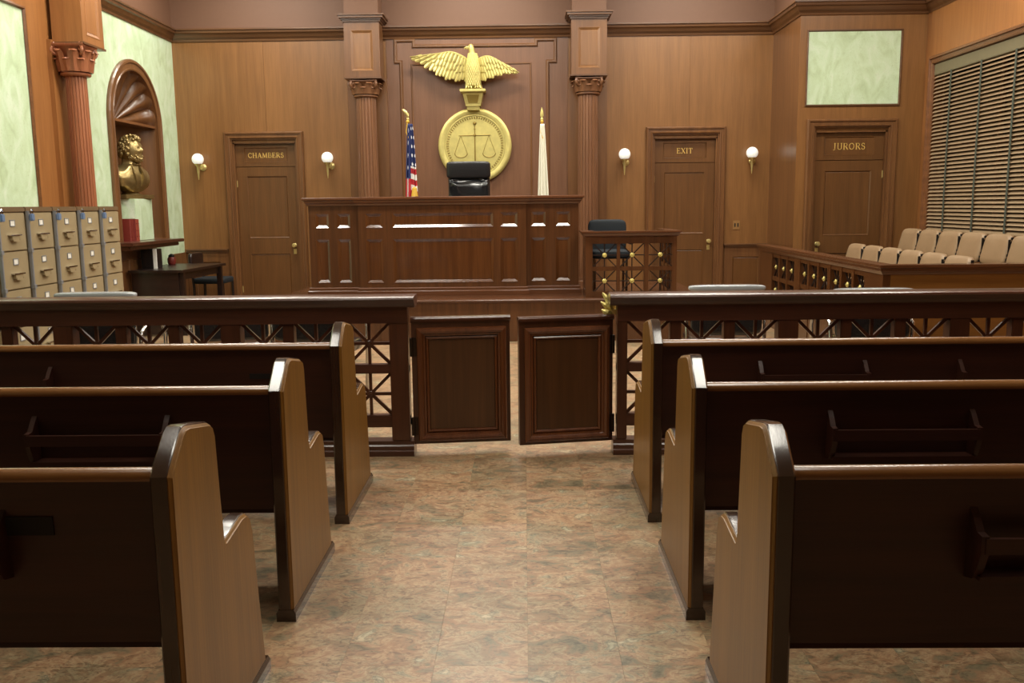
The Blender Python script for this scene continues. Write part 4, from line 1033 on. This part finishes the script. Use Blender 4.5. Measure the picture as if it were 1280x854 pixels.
def eagle():
    cx, y, z0 = -.655, 12.36, 3.0
    root = E('eagle', (cx, y, z0), 'gold eagle sculpture with spread wings above the medallion', 'sculpture')
    q = B(); R = []
    # body path: z, centre x offset, centre y offset, half width x, half depth y
    for z, ox, oy, hx, hy in ((.02, .0, .02, .03, .03), (.05, .0, .01, .06, .045), (.12, .0, .0, .085, .06), (.20, .0, -.01, .092, .072), (.28, .0, -.02, .088, .078), (.35, -.005, -.02, .074, .068), (.41, -.01, -.015, .052, .052), (.46, -.012, -.015, .042, .044), (.50, -.018, -.02, .040, .042), (.535, -.024, -.025, .040, .040), (.565, -.026, -.025, .030, .03), (.58, -.026, -.025, .010, .01)):
        R.append([(cx+ox+hx*math.cos(2*PI*k_/36), y+oy+hy*math.sin(2*PI*k_/36), z0+z) for k_ in range(36)])
    q.rings(R)
    # beak pointing to the left
    q.tube([(cx-.055, y-.03, z0+.535), (cx-.085, y-.032, z0+.537), (cx-.108, y-.033, z0+.525), (cx-.114, y-.033, z0+.508)], [.019, .015, .009, .002], 10)
    q.tube([(cx-.06, y-.03, z0+.520), (cx-.095, y-.032, z0+.516)], [.012, .004], 8)
    for s in (-1, 1): q.ball((cx-.048, y-.027+s*.034, z0+.548), .008, 8, 6)
    # breast feathers
    random.seed(5)
    for row in range(13):
        zz = z0+.46-row*.032; n = 9
        tt = (zz-z0)
        hx = .045+.05*math.sin(min(1, (.5-tt)/.3)*PI/2); hy = hx*.85
        for k_ in range(n):
            a_ = -PI/2+(k_-(n-1)/2+(.5 if row % 2 else 0))*PI*.95/n; p = Vector((cx-.005+hx*math.cos(a_), y-.015+hy*math.sin(a_), zz)); o_ = Vector((math.cos(a_), math.sin(a_), 0))
            s_ = Vector((-math.sin(a_), math.cos(a_), 0))*.013
            q.rings([[tuple(p+o_*.002-s_), tuple(p+o_*.009), tuple(p+o_*.002+s_)], [tuple(p+o_*.006-s_*1.1+Vector((0, 0, -.025))), tuple(p+o_*.014+Vector((0, 0, -.025))), tuple(p+o_*.006+s_*1.1+Vector((0, 0, -.025)))], [tuple(p+o_*.009-s_*.2+Vector((0, 0, -.042))), tuple(p+o_*.012+Vector((0, 0, -.044))), tuple(p+o_*.009+s_*.2+Vector((0, 0, -.042)))]])
    obj('body', q, 'gold', root, 40)
    q = B()
    for k_ in range(7):      # tail
        a_ = (k_-3)*.14; p0 = Vector((cx+.02*(k_-3), y+.04, z0+.16)); p1 = Vector((cx+.035*(k_-3), y+.05, z0+.012))
        s_ = Vector((.016, 0, 0)); q.rings([[tuple(p0-s_), tuple(p0+Vector((0, -.014, 0))), tuple(p0+s_), tuple(p0+Vector((0, .01, 0)))], [tuple(p1-s_), tuple(p1+Vector((0, -.012, 0))), tuple(p1+s_), tuple(p1+Vector((0, .01, 0)))]])
    obj('tail', q, 'gold', root)
    for s in (-1, 1):
        q = B().tube([(cx+s*.045, y-.02, z0+.16), (cx+s*.06, y-.04, z0+.10), (cx+s*.06, y-.04, z0+.045)], [.05, .04, .018], 14)
        for t in (-.5, 0, .5): q.tube([(cx+s*.06, y-.04, z0+.045), (cx+s*.06+t*.06, y-.085, z0+.03), (cx+s*.06+t*.08, y-.10, z0+.008)], [.012, .011, .004], 8)
        obj('leg', q, 'gold', root, True)
    def wing(lead, trail, name):
        # leading edge / trailing edge polylines (world x,z at y)
        def at(pl, t):
            t = max(0, min(1, t)); n = len(pl)-1; i = min(int(t*n), n-1); f = t*n-i
            # catmull
            P = [Vector(pl[max(0, i-1)]), Vector(pl[i]), Vector(pl[i+1]), Vector(pl[min(n, i+2)])]
            return .5*((2*P[1])+(-P[0]+P[2])*f+(2*P[0]-5*P[1]+4*P[2]-P[3])*f*f+(-P[0]+3*P[1]-3*P[2]+P[3])*f**3)
        q = B(); R = []
        for k_ in range(25):
            t = k_/24; a_ = at(lead, t); b_ = at(trail, t*.97); yo = y+.02-.05*math.sin(t*PI)*1
            ring = [(a_.x, yo-.014, a_.y), (a_.x, yo+.012, a_.y+.008)]
            m = a_.lerp(b_, .5); ring += [(m.x, yo+.02, m.y), (a_.lerp(b_, .82).x, yo+.012, a_.lerp(b_, .82).y), (m.x, yo-.006, m.y)]
            R.append(ring)
        q.rings(R)
        q.tube([(at(lead, k_/16).x, y-.0-.05*math.sin(k_/16*PI), at(lead, k_/16).y) for k_ in range(17)], [.022*(1-.75*k_/16) for k_ in range(17)], 8)
        for (n, f0, f1, dy, wd) in ((17, .10, 1.0, -.004, .026), (15, .06, .64, -.016, .024), (13, .02, .36, -.026, .022)):
            for i in range(n):
                t = (i+.3)/n
                # feathers sweep outwards: root nearer the body than tip
                a_ = at(lead, t*.93); b_ = at(trail, min(1, t+.04)); r0 = a_.lerp(b_, f0); r1 = a_.lerp(b_, f1+.05*math.sin(i*2.1))
                d = (r1-r0); ln = d.length
                if ln < .01: continue
                d.normalize(); s2 = Vector((-d.y, d.x)); yo = y+.02-.05*math.sin(t*PI)+dy; RR = []
                for u in (0, .3, .6, .85, .97, 1):
                    c_ = r0+d*ln*u; ww = wd*(.8 if u == 0 else 1.0 if u < .9 else .6 if u < 1 else .15)
                    RR.append([(c_.x-s2.x*ww, yo+.002, c_.y-s2.y*ww), (c_.x, yo-.011, c_.y), (c_.x+s2.x*ww, yo-.004, c_.y+s2.y*ww), (c_.x, yo+.006, c_.y)])
                q.rings(RR)
        obj(name, q, 'gold', root, 30)
    wing([(-.72, 3.36), (-.80, 3.42), (-.95, 3.475), (-1.12, 3.46), (-1.49, 3.43)], [(-.70, 3.12), (-.86, 3.11), (-1.04, 3.14), (-1.22, 3.24), (-1.40, 3.35)][:4]+[(-1.47, 3.40)], 'wing')
    wing([(-.59, 3.36), (-.54, 3.40), (-.43, 3.41), (-.27, 3.33), (-.05, 3.21)], [(-.60, 3.10), (-.52, 3.11), (-.38, 3.15), (-.22, 3.19), (-.08, 3.20)], 'wing')
eagle()
# ================================================================== FLAGS
def flag_material():
    m, N, L, P = newmat('stars_and_stripes'); P.inputs['Roughness'].default_value = .6
    uv = N.new('ShaderNodeUVMap'); sp = N.new('ShaderNodeSeparateXYZ'); L.new(uv.outputs[0], sp.inputs[0])
    def math_(op, a_, b_=None):
        n = N.new('ShaderNodeMath'); n.operation = op
        for i, v in enumerate((a_, b_)):
            if v is None: continue
            if isinstance(v, (int, float)): n.inputs[i].default_value = v
            else: L.new(v, n.inputs[i])
        return n.outputs[0]
    # UV are cloth coordinates: U along the fly (0..1), V across the hoist; stripes run along U
    st = math_('LESS_THAN', math_('MODULO', math_('MULTIPLY', sp.outputs[1], 13), 2), 1)
    mx = N.new('ShaderNodeMixRGB'); L.new(st, mx.inputs[0]); mx.inputs[1].default_value = srgb(236, 232, 226); mx.inputs[2].default_value = srgb(178, 34, 44)
    cant = math_('MULTIPLY', math_('LESS_THAN', sp.outputs[0], .42), math_('LESS_THAN', sp.outputs[1], 7/13))
    # star dots
    def cell(o, k_): return math_('ABSOLUTE', math_('SUBTRACT', math_('FRACT', math_('MULTIPLY', o, k_)), .5))
    dx = cell(sp.outputs[0], 14.3); dy = cell(sp.outputs[1], 9.3)
    dd = math_('ADD', math_('MULTIPLY', dx, dx), math_('MULTIPLY', dy, dy)); dot = math_('LESS_THAN', dd, .045)
    mb = N.new('ShaderNodeMixRGB'); L.new(dot, mb.inputs[0]); mb.inputs[1].default_value = srgb(28, 40, 92); mb.inputs[2].default_value = srgb(236, 236, 240)
    mf = N.new('ShaderNodeMixRGB'); L.new(cant, mf.inputs[0]); L.new(mx.outputs[0], mf.inputs[1]); L.new(mb.outputs[0], mf.inputs[2])
    L.new(mf.outputs[0], P.inputs['Base Color']); return m
M['flag'] = flag_material()
def flag(cx, cy, zb, ztop, wtop, wbot, lean, mat, label, finial, us=False):
    root = E('flag', (cx, cy, zb), label, 'flag')
    px_ = cx+(-.03 if us else .0)
    obj('pole', B().tube([(px_, cy+.03, zb+.03), (px_+.0, cy+.03, ztop+.05)], .012, 10), 'brass', root, True)
    obj('pole_base', B().lathe([(.13, 0), (.13, .02), (.05, .06), (.02, .09)], (px_, cy+.03, zb), 24), 'brass', root, True)
    nu, nv = 72, 46; zlow = zb+.35; me = bpy.data.meshes.new('cloth'); vs = []; fs = []; uvs = []
    for j in range(nv+1):
        t = j/nv; z = ztop-(ztop-zlow)*t; wd = wtop+(wbot-wtop)*t**.75
        for i in range(nu+1):
            u = i/nu; k_ = 2*PI*(2.0)*u
            x = cx+lean*t+(u-.5)*wd*.9+.18*wd*math.sin(k_*1.5+1.0)*(.4+.6*t)
            yy = cy-.02-.30*wd*math.cos(k_*1.5)*(.4+.6*t)-.06*wd*math.sin(k_*3.7)
            vs.append((x-cx, yy-cy, z-zb-(.03 if us else .015)*math.sin(u*9)*t)); 
            # cloth gathered at the hoist top corner: diagonal drape
            uvs.append((.02+.95*(t*.46+ (u)*.30*t), .02+.93*(t*.80*(1-u)+u*t*1.05)) if us else (u, t))
    for j in range(nv):
        for i in range(nu):
            a_ = j*(nu+1)+i; fs.append((a_, a_+1, a_+nu+2, a_+nu+1))
    me.from_pydata(vs, [], fs); ul = me.uv_layers.new(name='UVMap')
    for p in me.polygons:
        ii = [me.loops[l].vertex_index for l in p.loop_indices]
        uc = sum(i % (nu+1) for i in ii)/4/nu; tc_ = sum(i//(nu+1) for i in ii)/4/nv
        for l, i in zip(p.loop_indices, ii):
            u = (i % (nu+1))/nu; t = (i//(nu+1))/nv
            if uc > .42: uv_ = (.40*(u-.4), t*1.3) if tc_ < .40 else (.6, t*1.50)
            else: uv_ = (.40*u, t*.95) if tc_ < .5 else (.6, .04+u*.9)
            ul.data[l].uv = uv_ if us else uvs[i]
    for p in me.polygons: p.use_smooth = True
    me.materials.append(M[mat]); o_ = bpy.data.objects.new('cloth', me); COL.objects.link(o_); o_.parent = root; o_['org'] = root['org']
    so = o_.modifiers.new('s', 'SOLIDIFY'); so.thickness = .004
    obj('cord', B().tube([(px_, cy-.01, ztop+.04), (px_-.02, cy-.03, ztop-.1), (px_+.01, cy-.03, ztop-.18)], .006, 6).ball((px_, cy, ztop+.03), .022, 10, 8), 'flaggold', root, True)
    if us:
        obj('tassel', B().lathe([(.004, .12), (.03, .10), (.035, .05), (.045, 0)], (cx+.045, cy-.10, 1.60), 14), 'flaggold', root, True, label='gold fringe tassel')
    q = B(); zt = ztop+.05
    if finial == 'eagle':
        q.ball((px_, cy+.03, zt+.012), .02, 12, 8)
        q.tube([(px_, cy+.03, zt+.03), (px_-.005, cy+.03, zt+.07), (px_-.02, cy+.03, zt+.095)], [.012, .022, .014], 10)
        q.tube([(px_+.0, cy+.03, zt+.06), (px_-.04, cy+.02, zt+.11), (px_-.07, cy+.02, zt+.135)], [.02, .018, .003], 8)
        q.tube([(px_+.0, cy+.03, zt+.05), (px_-.03, cy+.05, zt+.11), (px_-.055, cy+.05, zt+.14)], [.02, .016, .003], 8)
    else:
        q.ball((px_, cy+.03, zt+.012), .02, 12, 8)
        q.rings([[(px_+a_*w_, cy+.03+b_*w_*.35, zt+z_) for a_, b_ in ((1, 0), (0, 1), (-1, 0), (0, -1))] for z_, w_ in ((.03, .008), (.06, .022), (.10, .018), (.16, .002))])
    obj('finial', q, 'brass' if finial == 'eagle' else 'gold', root, True, label='gilded %s finial' % finial)
flag(-1.425, 11.65, .80, 2.50, .06, .21, -.02, 'flag', 'United States flag furled on its pole left of the judge chair', 'eagle', True)
flag(.235, 11.65, .80, 2.48, .05, .17, .0, 'flagwhite', 'white satin flag furled on its pole right of the judge chair', 'spear')
# ================================================================== SCONCES
def sconce(x, lb):
    y = BY; z = 2.045
    root = E('wall_sconce', (x, y, z), lb, 'wall lamp', 'globe wall lamps')
    obj('globe', B().ball((x, y-.12, 2.135), .078, 28, 18), 'globe', root, True)
    q = B().lathe([(.012, -.10), (.016, -.06), (.02, .0), (.03, .018), (.045, .03), (.05, .045), (.03, .04)], (x, y-.12, 2.03), 18)
    q.lathe([(.004, 0), (.011, .05), (.010, .1)], (x, y-.12, 1.86), 12)
    obj('torch_stem', q, 'brass', root, True)
    q = B().lathe([(.045, .001), (.045, .01), (.03, .02), (.012, .025)], (x+.03, y, 2.03), 18, 'y'); q.tube([(x+.03, y-.02, 2.03), (x+.02, y-.07, 2.00), (x, y-.12, 2.01)], .009, 8)
    obj('wall_bracket', q, 'brass', root, True)
sconce(-4.40, 'brass sconce with white globe left of the CHAMBERS door')
sconce(-2.645, 'brass sconce with white globe right of the CHAMBERS door')
sconce(1.355, 'brass sconce with white globe left of the EXIT door')
sconce(3.06, 'brass sconce with white globe right of the EXIT door')
so_ = E('wall_outlet', (2.90, BY, 1.18), 'brownish double outlet plate on the wall right of the EXIT door', 'outlet')
obj('plate', B().bbox(2.855, 2.945, BY-.008, BY, 1.115, 1.235, .002), 'outlet', so_)
for dx in (-.02, .02): obj('socket', B().box(2.9+dx-.008, 2.9+dx+.008, BY-.011, BY-.008, 1.15, 1.20), 'plate', so_)
# ================================================================== JURY BOX
jb = E('jury_box', (2.92, 9.3, 0), 'wooden jury box enclosure with lattice side and gold rosettes', 'jury box')
JX, JY0, JY1, JT = 2.92, 7.40, 11.28, .885
mjb = plane(JX, JY1, 0, -PI/2)     # u from far end towards camera, outward = -x
cols = []
for base in (JY1-10.72, JY1-9.64, JY1-8.68):
    for c in range(3): cols.append((base+c*.31, base+c*.31+.26))
lattice_panel(mjb, JY1-JY0, .001, JT, cols, [(.36, .57), (.62, .84)], .06, jb)
cpr = [(-.09, JT), (.008, JT), (.015, JT+.012), (.03, JT+.03), (.032, JT+.05), (.045, JT+.06), (.045, JT+.08), (-.1, JT+.08)]
obj('cap_rail', B().sweep([(JX, JY1), (JX, JY0), (RX-.012, JY0)], [(-o if False else o, z) for o, z in cpr]), 'benchx', jb)
obj('front_panel', B().box(JX+.062, RX-.012, JY0, JY0+.04, .001, JT), 'jury', jb, label='plain golden brown front panel')
obj('jury_floor', B().box(3.02, RX-.012, JY0+.05, JY1-.10, .001, .165), 'desk', jb); obj('jury_riser', B().box(3.98, RX-.012, JY0+.05, JY1-.35, .166, .32), 'desk', jb)
def jury_chair():
    root = E('jury_chair', (0, 0, 0), 'x', 'chair', 'tan jury seats')
    # faces -x, width along y .44; seat at z .45 (local floor 0)
    q = B(); R = []; n = 14
    def shape(a_, w_, h_):     # rounded rectangle in y,z
        c = abs(math.cos(a_))**.35*math.copysign(1, math.cos(a_)); s_ = abs(math.sin(a_))**.35*math.copysign(1, math.sin(a_)); return c*w_/2, s_*h_/2
    zc, tilt = .70, .22; K = 40
    for d, k_ in ((-.028, .82), (-.036, .6), (-.022, .95), (-.006, 1.0), (.012, 1.0), (.02, .93)):
        pass
    for d, k_ in ((-.040, .15), (-.038, .6), (-.030, .88), (-.015, .985), (.0, 1.0), (.016, .985), (.022, .9), (.022, .1)):
        ring = []
        for i in range(K):
            yy, zz = shape(2*PI*i/K, .465*k_, .29*k_); bow = -.035*(1-(yy/.215)**2)
            ring.append((d-bow*.6+zz*tilt+.03, yy*(1-.10*(zz+.18)), zc+zz))
        R.append(ring)
    q.rings(R); obj('backrest', q, 'tan', root, 60)
    R = []
    for z, k_ in ((.415, .9), (.42, .98), (.45, 1.0), (.468, .97), (.475, .85), (.472, .1)):
        R.append([(-.20+shape(2*PI*i/K, .42*k_, .43*k_)[0], shape(2*PI*i/K, .42*k_, .43*k_)[1], z) for i in range(K)])
    obj('seat', B().rings(R), 'tan', root, 60)
    q = B().box(.010, .03, -.239, -.234, .44, .80)
    for i in range(7): q.box(-.015+i*.008, .01+i*.008, -.2395, -.234, .57+i*.038, .593+i*.038)
    obj('side_bracket', q, 'tandark', root)
    obj('post', B().lathe([(.10, 0), (.10, .012), (.03, .03), (.03, .415)], (-.18, 0, 0), 16), 'tandark', root, True)
    return root
jc = jury_chair(); used = False
ordn = ['nearest the far wall', 'second from the far wall', 'third from the far wall', 'fourth from the far wall', 'fifth from the far wall', 'sixth from the far wall', 'seventh from the far wall', 'nearest the front rail']
for row, (x, z, ys, nm) in enumerate(((4.36, .32, [10.42-.48*k_ for k_ in range(6)], 'back'), (3.66, .165, [10.18-.48*k_ for k_ in range(6)], 'front'))):
    for k_, yy in enumerate(ys):
        lb = 'tan %s-row jury seat, %s' % (nm, 'nearest the front rail' if k_ == len(ys)-1 else ordn[k_])
        if not used: jc.location = (x, yy, z); jc['label'] = lb; used = True
        else: dup(jc, (x, yy, z), None, lb)
# ================================================================== FILING CABINETS
def cabinet():
    root = E('filing_cabinet', (0, 0, 0), 'x', 'filing cabinet', 'tan filing cabinets along the left wall')
    W, D, H = .385, .66, 1.505
    obj('cabinet_body', B().box(-D, -.022, .002, W, 0, H-.04), 'cab', root)
    obj('cabinet_top', B().bbox(-D, 0, 0.001, W, H-.04, H, .006), 'cabedge', root)
    dh = (H-.04-.08)/5
    for k_ in range(5):
        z0 = .08+k_*dh
        dr = obj('drawer', B().bbox(-.021, .0, .022, W-.012, z0+.004, z0+dh-.004, .004), 'cab', root)
        zc = z0+dh*.66; yc = W*.5+.01
        obj('label_card', B().box(0, .003, yc-.026, yc+.026, zc+.0, zc+.036), 'white', dr)
        obj('label_holder', B().frame(lambda u, v, d: (d, u, v), yc-.032, yc+.032, zc-.006, zc+.042, [(0, 0), (0, .005), (.006, .005), (.006, 0)]), 'steel', dr)
        zh = z0+dh*.25; q = B(); R = []
        obj('handle_lip', B().box(0, .028, yc-.07, yc+.07, zh+.042, zh+.050), 'chrome', dr); q.prism([(yc-.05, zh+.042), (yc+.05, zh+.042), (yc+.035, zh+.0), (yc-.035, zh+.0)], lambda p, z, x: (x, p, z), .018, .023)
        q.box(0, .023, yc-.05, yc-.045, zh+.01, zh+.042); q.box(0, .023, yc+.045, yc+.05, zh+.01, zh+.042)
        obj('handle', q, 'cab', dr, label='pressed metal drawer pull')
    bar = obj('lock_bar', B().bbox(.0, .022, -.004, .016, .04, H-.03, .003), 'steel', root, label='grey vertical locking bar')
    for zz in (.35, .63, .90, 1.17): obj('hasp', B().box(0, .028, -.008, .022, zz, zz+.03), 'steel', bar)
    obj('padlock', B().bbox(.022, .045, .0, .048, H-.105, H-.05, .006), 'bluelock', bar, label='small blue padlock')
    obj('shackle', B().tube([(.034, .012, H-.052), (.034, .012, H-.03), (.034, .024, H-.018), (.034, .036, H-.03), (.034, .036, H-.052)], .004, 6), 'chrome', bar)
    return root
cb = cabinet()
for k_, (yy, lb) in enumerate(((6.30, 'tan filing cabinet cut off at the left edge of the picture'), (6.69, 'tan filing cabinet, second from the left edge'), (7.08, 'tan filing cabinet in the middle of the row of five'), (7.47, 'tan filing cabinet, second from the far end'), (7.86, 'tan filing cabinet at the far end of the row, by the niche'))):
    if k_ == 0: cb.location = (-3.68, yy, 0); cb['label'] = lb
    else: dup(cb, (-3.68, yy, 0), None, lb)
# ================================================================== CLERK TABLE, CHAIRS
tb = E('clerk_table', (-4.2, 11.0, 0), 'dark wooden clerk table in front of the mantel shelf', 'table')
TZ = .775
obj('tabletop', B().prism([(-4.59, 10.40), (-3.96, 10.40), (-3.87, 11.68), (-4.59, 11.68)], lambda x, y, z: (x, y, z), TZ-.03, TZ), 'desk', tb)
obj('modesty_panel', B().box(-4.55, -4.02, 10.44, 10.47, .02, TZ-.031), 'desk', tb)
obj('apron', B().prism([(-4.02, 10.48), (-3.995, 10.48), (-3.925, 11.62), (-3.95, 11.62)], lambda x, y, z: (x, y, z), TZ-.12, TZ-.031).box(-4.55, -3.93, 11.62, 11.64, TZ-.12, TZ-.031), 'desk', tb)
for lx, ly in ((-4.0, 10.50), (-3.93, 11.60), (-4.55, 10.50), (-4.55, 11.60)):
    obj('leg', B().prism([(lx-.03, ly-.03), (lx+.03, ly-.03), (lx+.03, ly+.03), (lx-.03, ly+.03)], lambda x, y, z: (x, y, z), 0, TZ-.031), 'desk', tb)
def side_chair(x, y, rot, lb, seat_mat='navy', H=.9):
    root = E('side_chair', (0, 0, 0), lb, 'chair')
    obj('seat', cushion(-.23, .23, -.22, .22, .49, .57, .3), seat_mat, root, 60)
    obj('backrest', cushion(-.22, .22, .19, .25, .62, H, .3), 'desk', root, 60)
    for sx in (-.2, .2):
        obj('leg', B().tube([(sx, .2, 0), (sx, .19, .45), (sx, .22, .8)], .018, 8), 'desk', root); obj('leg', B().tube([(sx, -.19, 0), (sx, -.19, .50)], .018, 8), 'desk', root)
    root.location = (x, y, 0); root.rotation_euler = (0, 0, rot); return root
side_chair(-4.16, 12.02, PI/2, 'dark chair with blue-black seat behind the clerk table, beside the wainscot')
jr = E('red_jar', (-4.50, 11.50, TZ), 'small red jar with black lid on the clerk table', 'jar')
obj('jar_body', B().lathe([(.04, 0), (.05, .02), (.052, .07), (.04, .095)], (-4.50, 11.50, TZ), 20), 'red', jr, True)
obj('lid', B().lathe([(.038, .095), (.038, .115), (.02, .13), (.01, .135)], (-4.50, 11.50, TZ), 20), 'black', jr, True)
bx = E('file_box', (-4.49, 10.86, TZ), 'black upright file box with white edge on the clerk table', 'box')
obj('box_body', B().bbox(-4.56, -4.42, 10.72, 11.0, TZ, TZ+.225, .003), 'black', bx)
obj('paper_edge', B().box(-4.415, -4.375, 10.72, 10.735, TZ, TZ+.235), 'white', bx)
# counsel chairs behind the railing
def counsel(x, y, top, lb, W=.57, rot=0, mat='vinyl'):
    root = E('counsel_chair', (0, 0, 0), lb, 'chair', 'low black vinyl counsel chairs behind the railing')
    obj('backrest', cushion(-W/2+.02, W/2-.02, -.27, -.20, .50, top-.02, .25), mat, root, 60)
    obj('top_roll', cushion(-W/2, W/2, -.285, -.185, top-.05, top, .45, None, 40, 16), 'greyv', root, 60, label='shiny grey padded top edge')
    obj('seat', cushion(-W/2+.03, W/2-.03, -.25, .25, .38, .48, .3), mat, root, 60)
    for s in (-1, 1):
        obj('arm', B().tube([(s*(W/2), -.24, .45), (s*(W/2+.01), -.22, .62), (s*(W/2+.01), -.10, .68), (s*(W/2+.01), .15, .66), (s*(W/2), .22, .55), (s*(W/2-.02), .22, .02)], .014, 10), 'chrome', root, True, label='curved chrome arm')
        obj('leg', B().tube([(s*(W/2), -.24, .5), (s*(W/2), -.27, 0.0)], .013, 8), 'chrome', root)
    root.location = (x, y, 0); root.rotation_euler = (0, 0, rot)
counsel(1.50, 6.95, .878, 'black chair with shiny grey top edge behind the railing, below the EXIT door')
counsel(2.47, 6.65, .872, 'black chair with shiny grey top edge in front of the jury box corner')
counsel(-2.98, 6.45, .915, 'black chair with grey top edge in front of the filing cabinets')
counsel(-2.25, 6.9, .74, 'lower black chair behind the left railing, right of the one by the cabinets', rot=.25)
counsel(-1.55, 6.8, .74, 'lower black chair behind the left railing, nearest the gates', rot=-.2)
# ================================================================== CEILING LIGHTS
LN = ['ceiling light over the CHAMBERS door', 'ceiling light over the gold eagle', 'ceiling light over the EXIT door',
      'ceiling light over the clerk table', "ceiling light over the left half of the judge's bench front", "ceiling light over the right half of the judge's bench front", 'ceiling light over the witness stand', 'ceiling light over the jury seats',
      'ceiling light behind the left railing, over the counsel chairs', 'ceiling light over the swing gates', 'ceiling light behind the right railing, over the counsel chairs',
      'long ceiling light over the left pew ends', 'long ceiling light over the right pew ends']
for i, (x, y, W, sx, sy) in enumerate(LIGHTS):
    c = E('ceiling_light', (x, y, CEIL), LN[i], 'ceiling light', 'ceiling lights')
    obj('fixture_frame', B().frame(lambda u, v, d: (x+u, y+v, CEIL-.001-d), -sx/2-.03, sx/2+.03, -sy/2-.03, sy/2+.03, [(0, 0), (0, .07), (.03, .07), (.03, 0)]), 'steel', c)
    obj('diffuser', B().box(x-sx/2, x+sx/2, y-sy/2, y+sy/2, CEIL-.05, CEIL-.04), 'lens', c)
# strip helper property
for o in bpy.data.objects:
    if 'org' in o: del o['org']
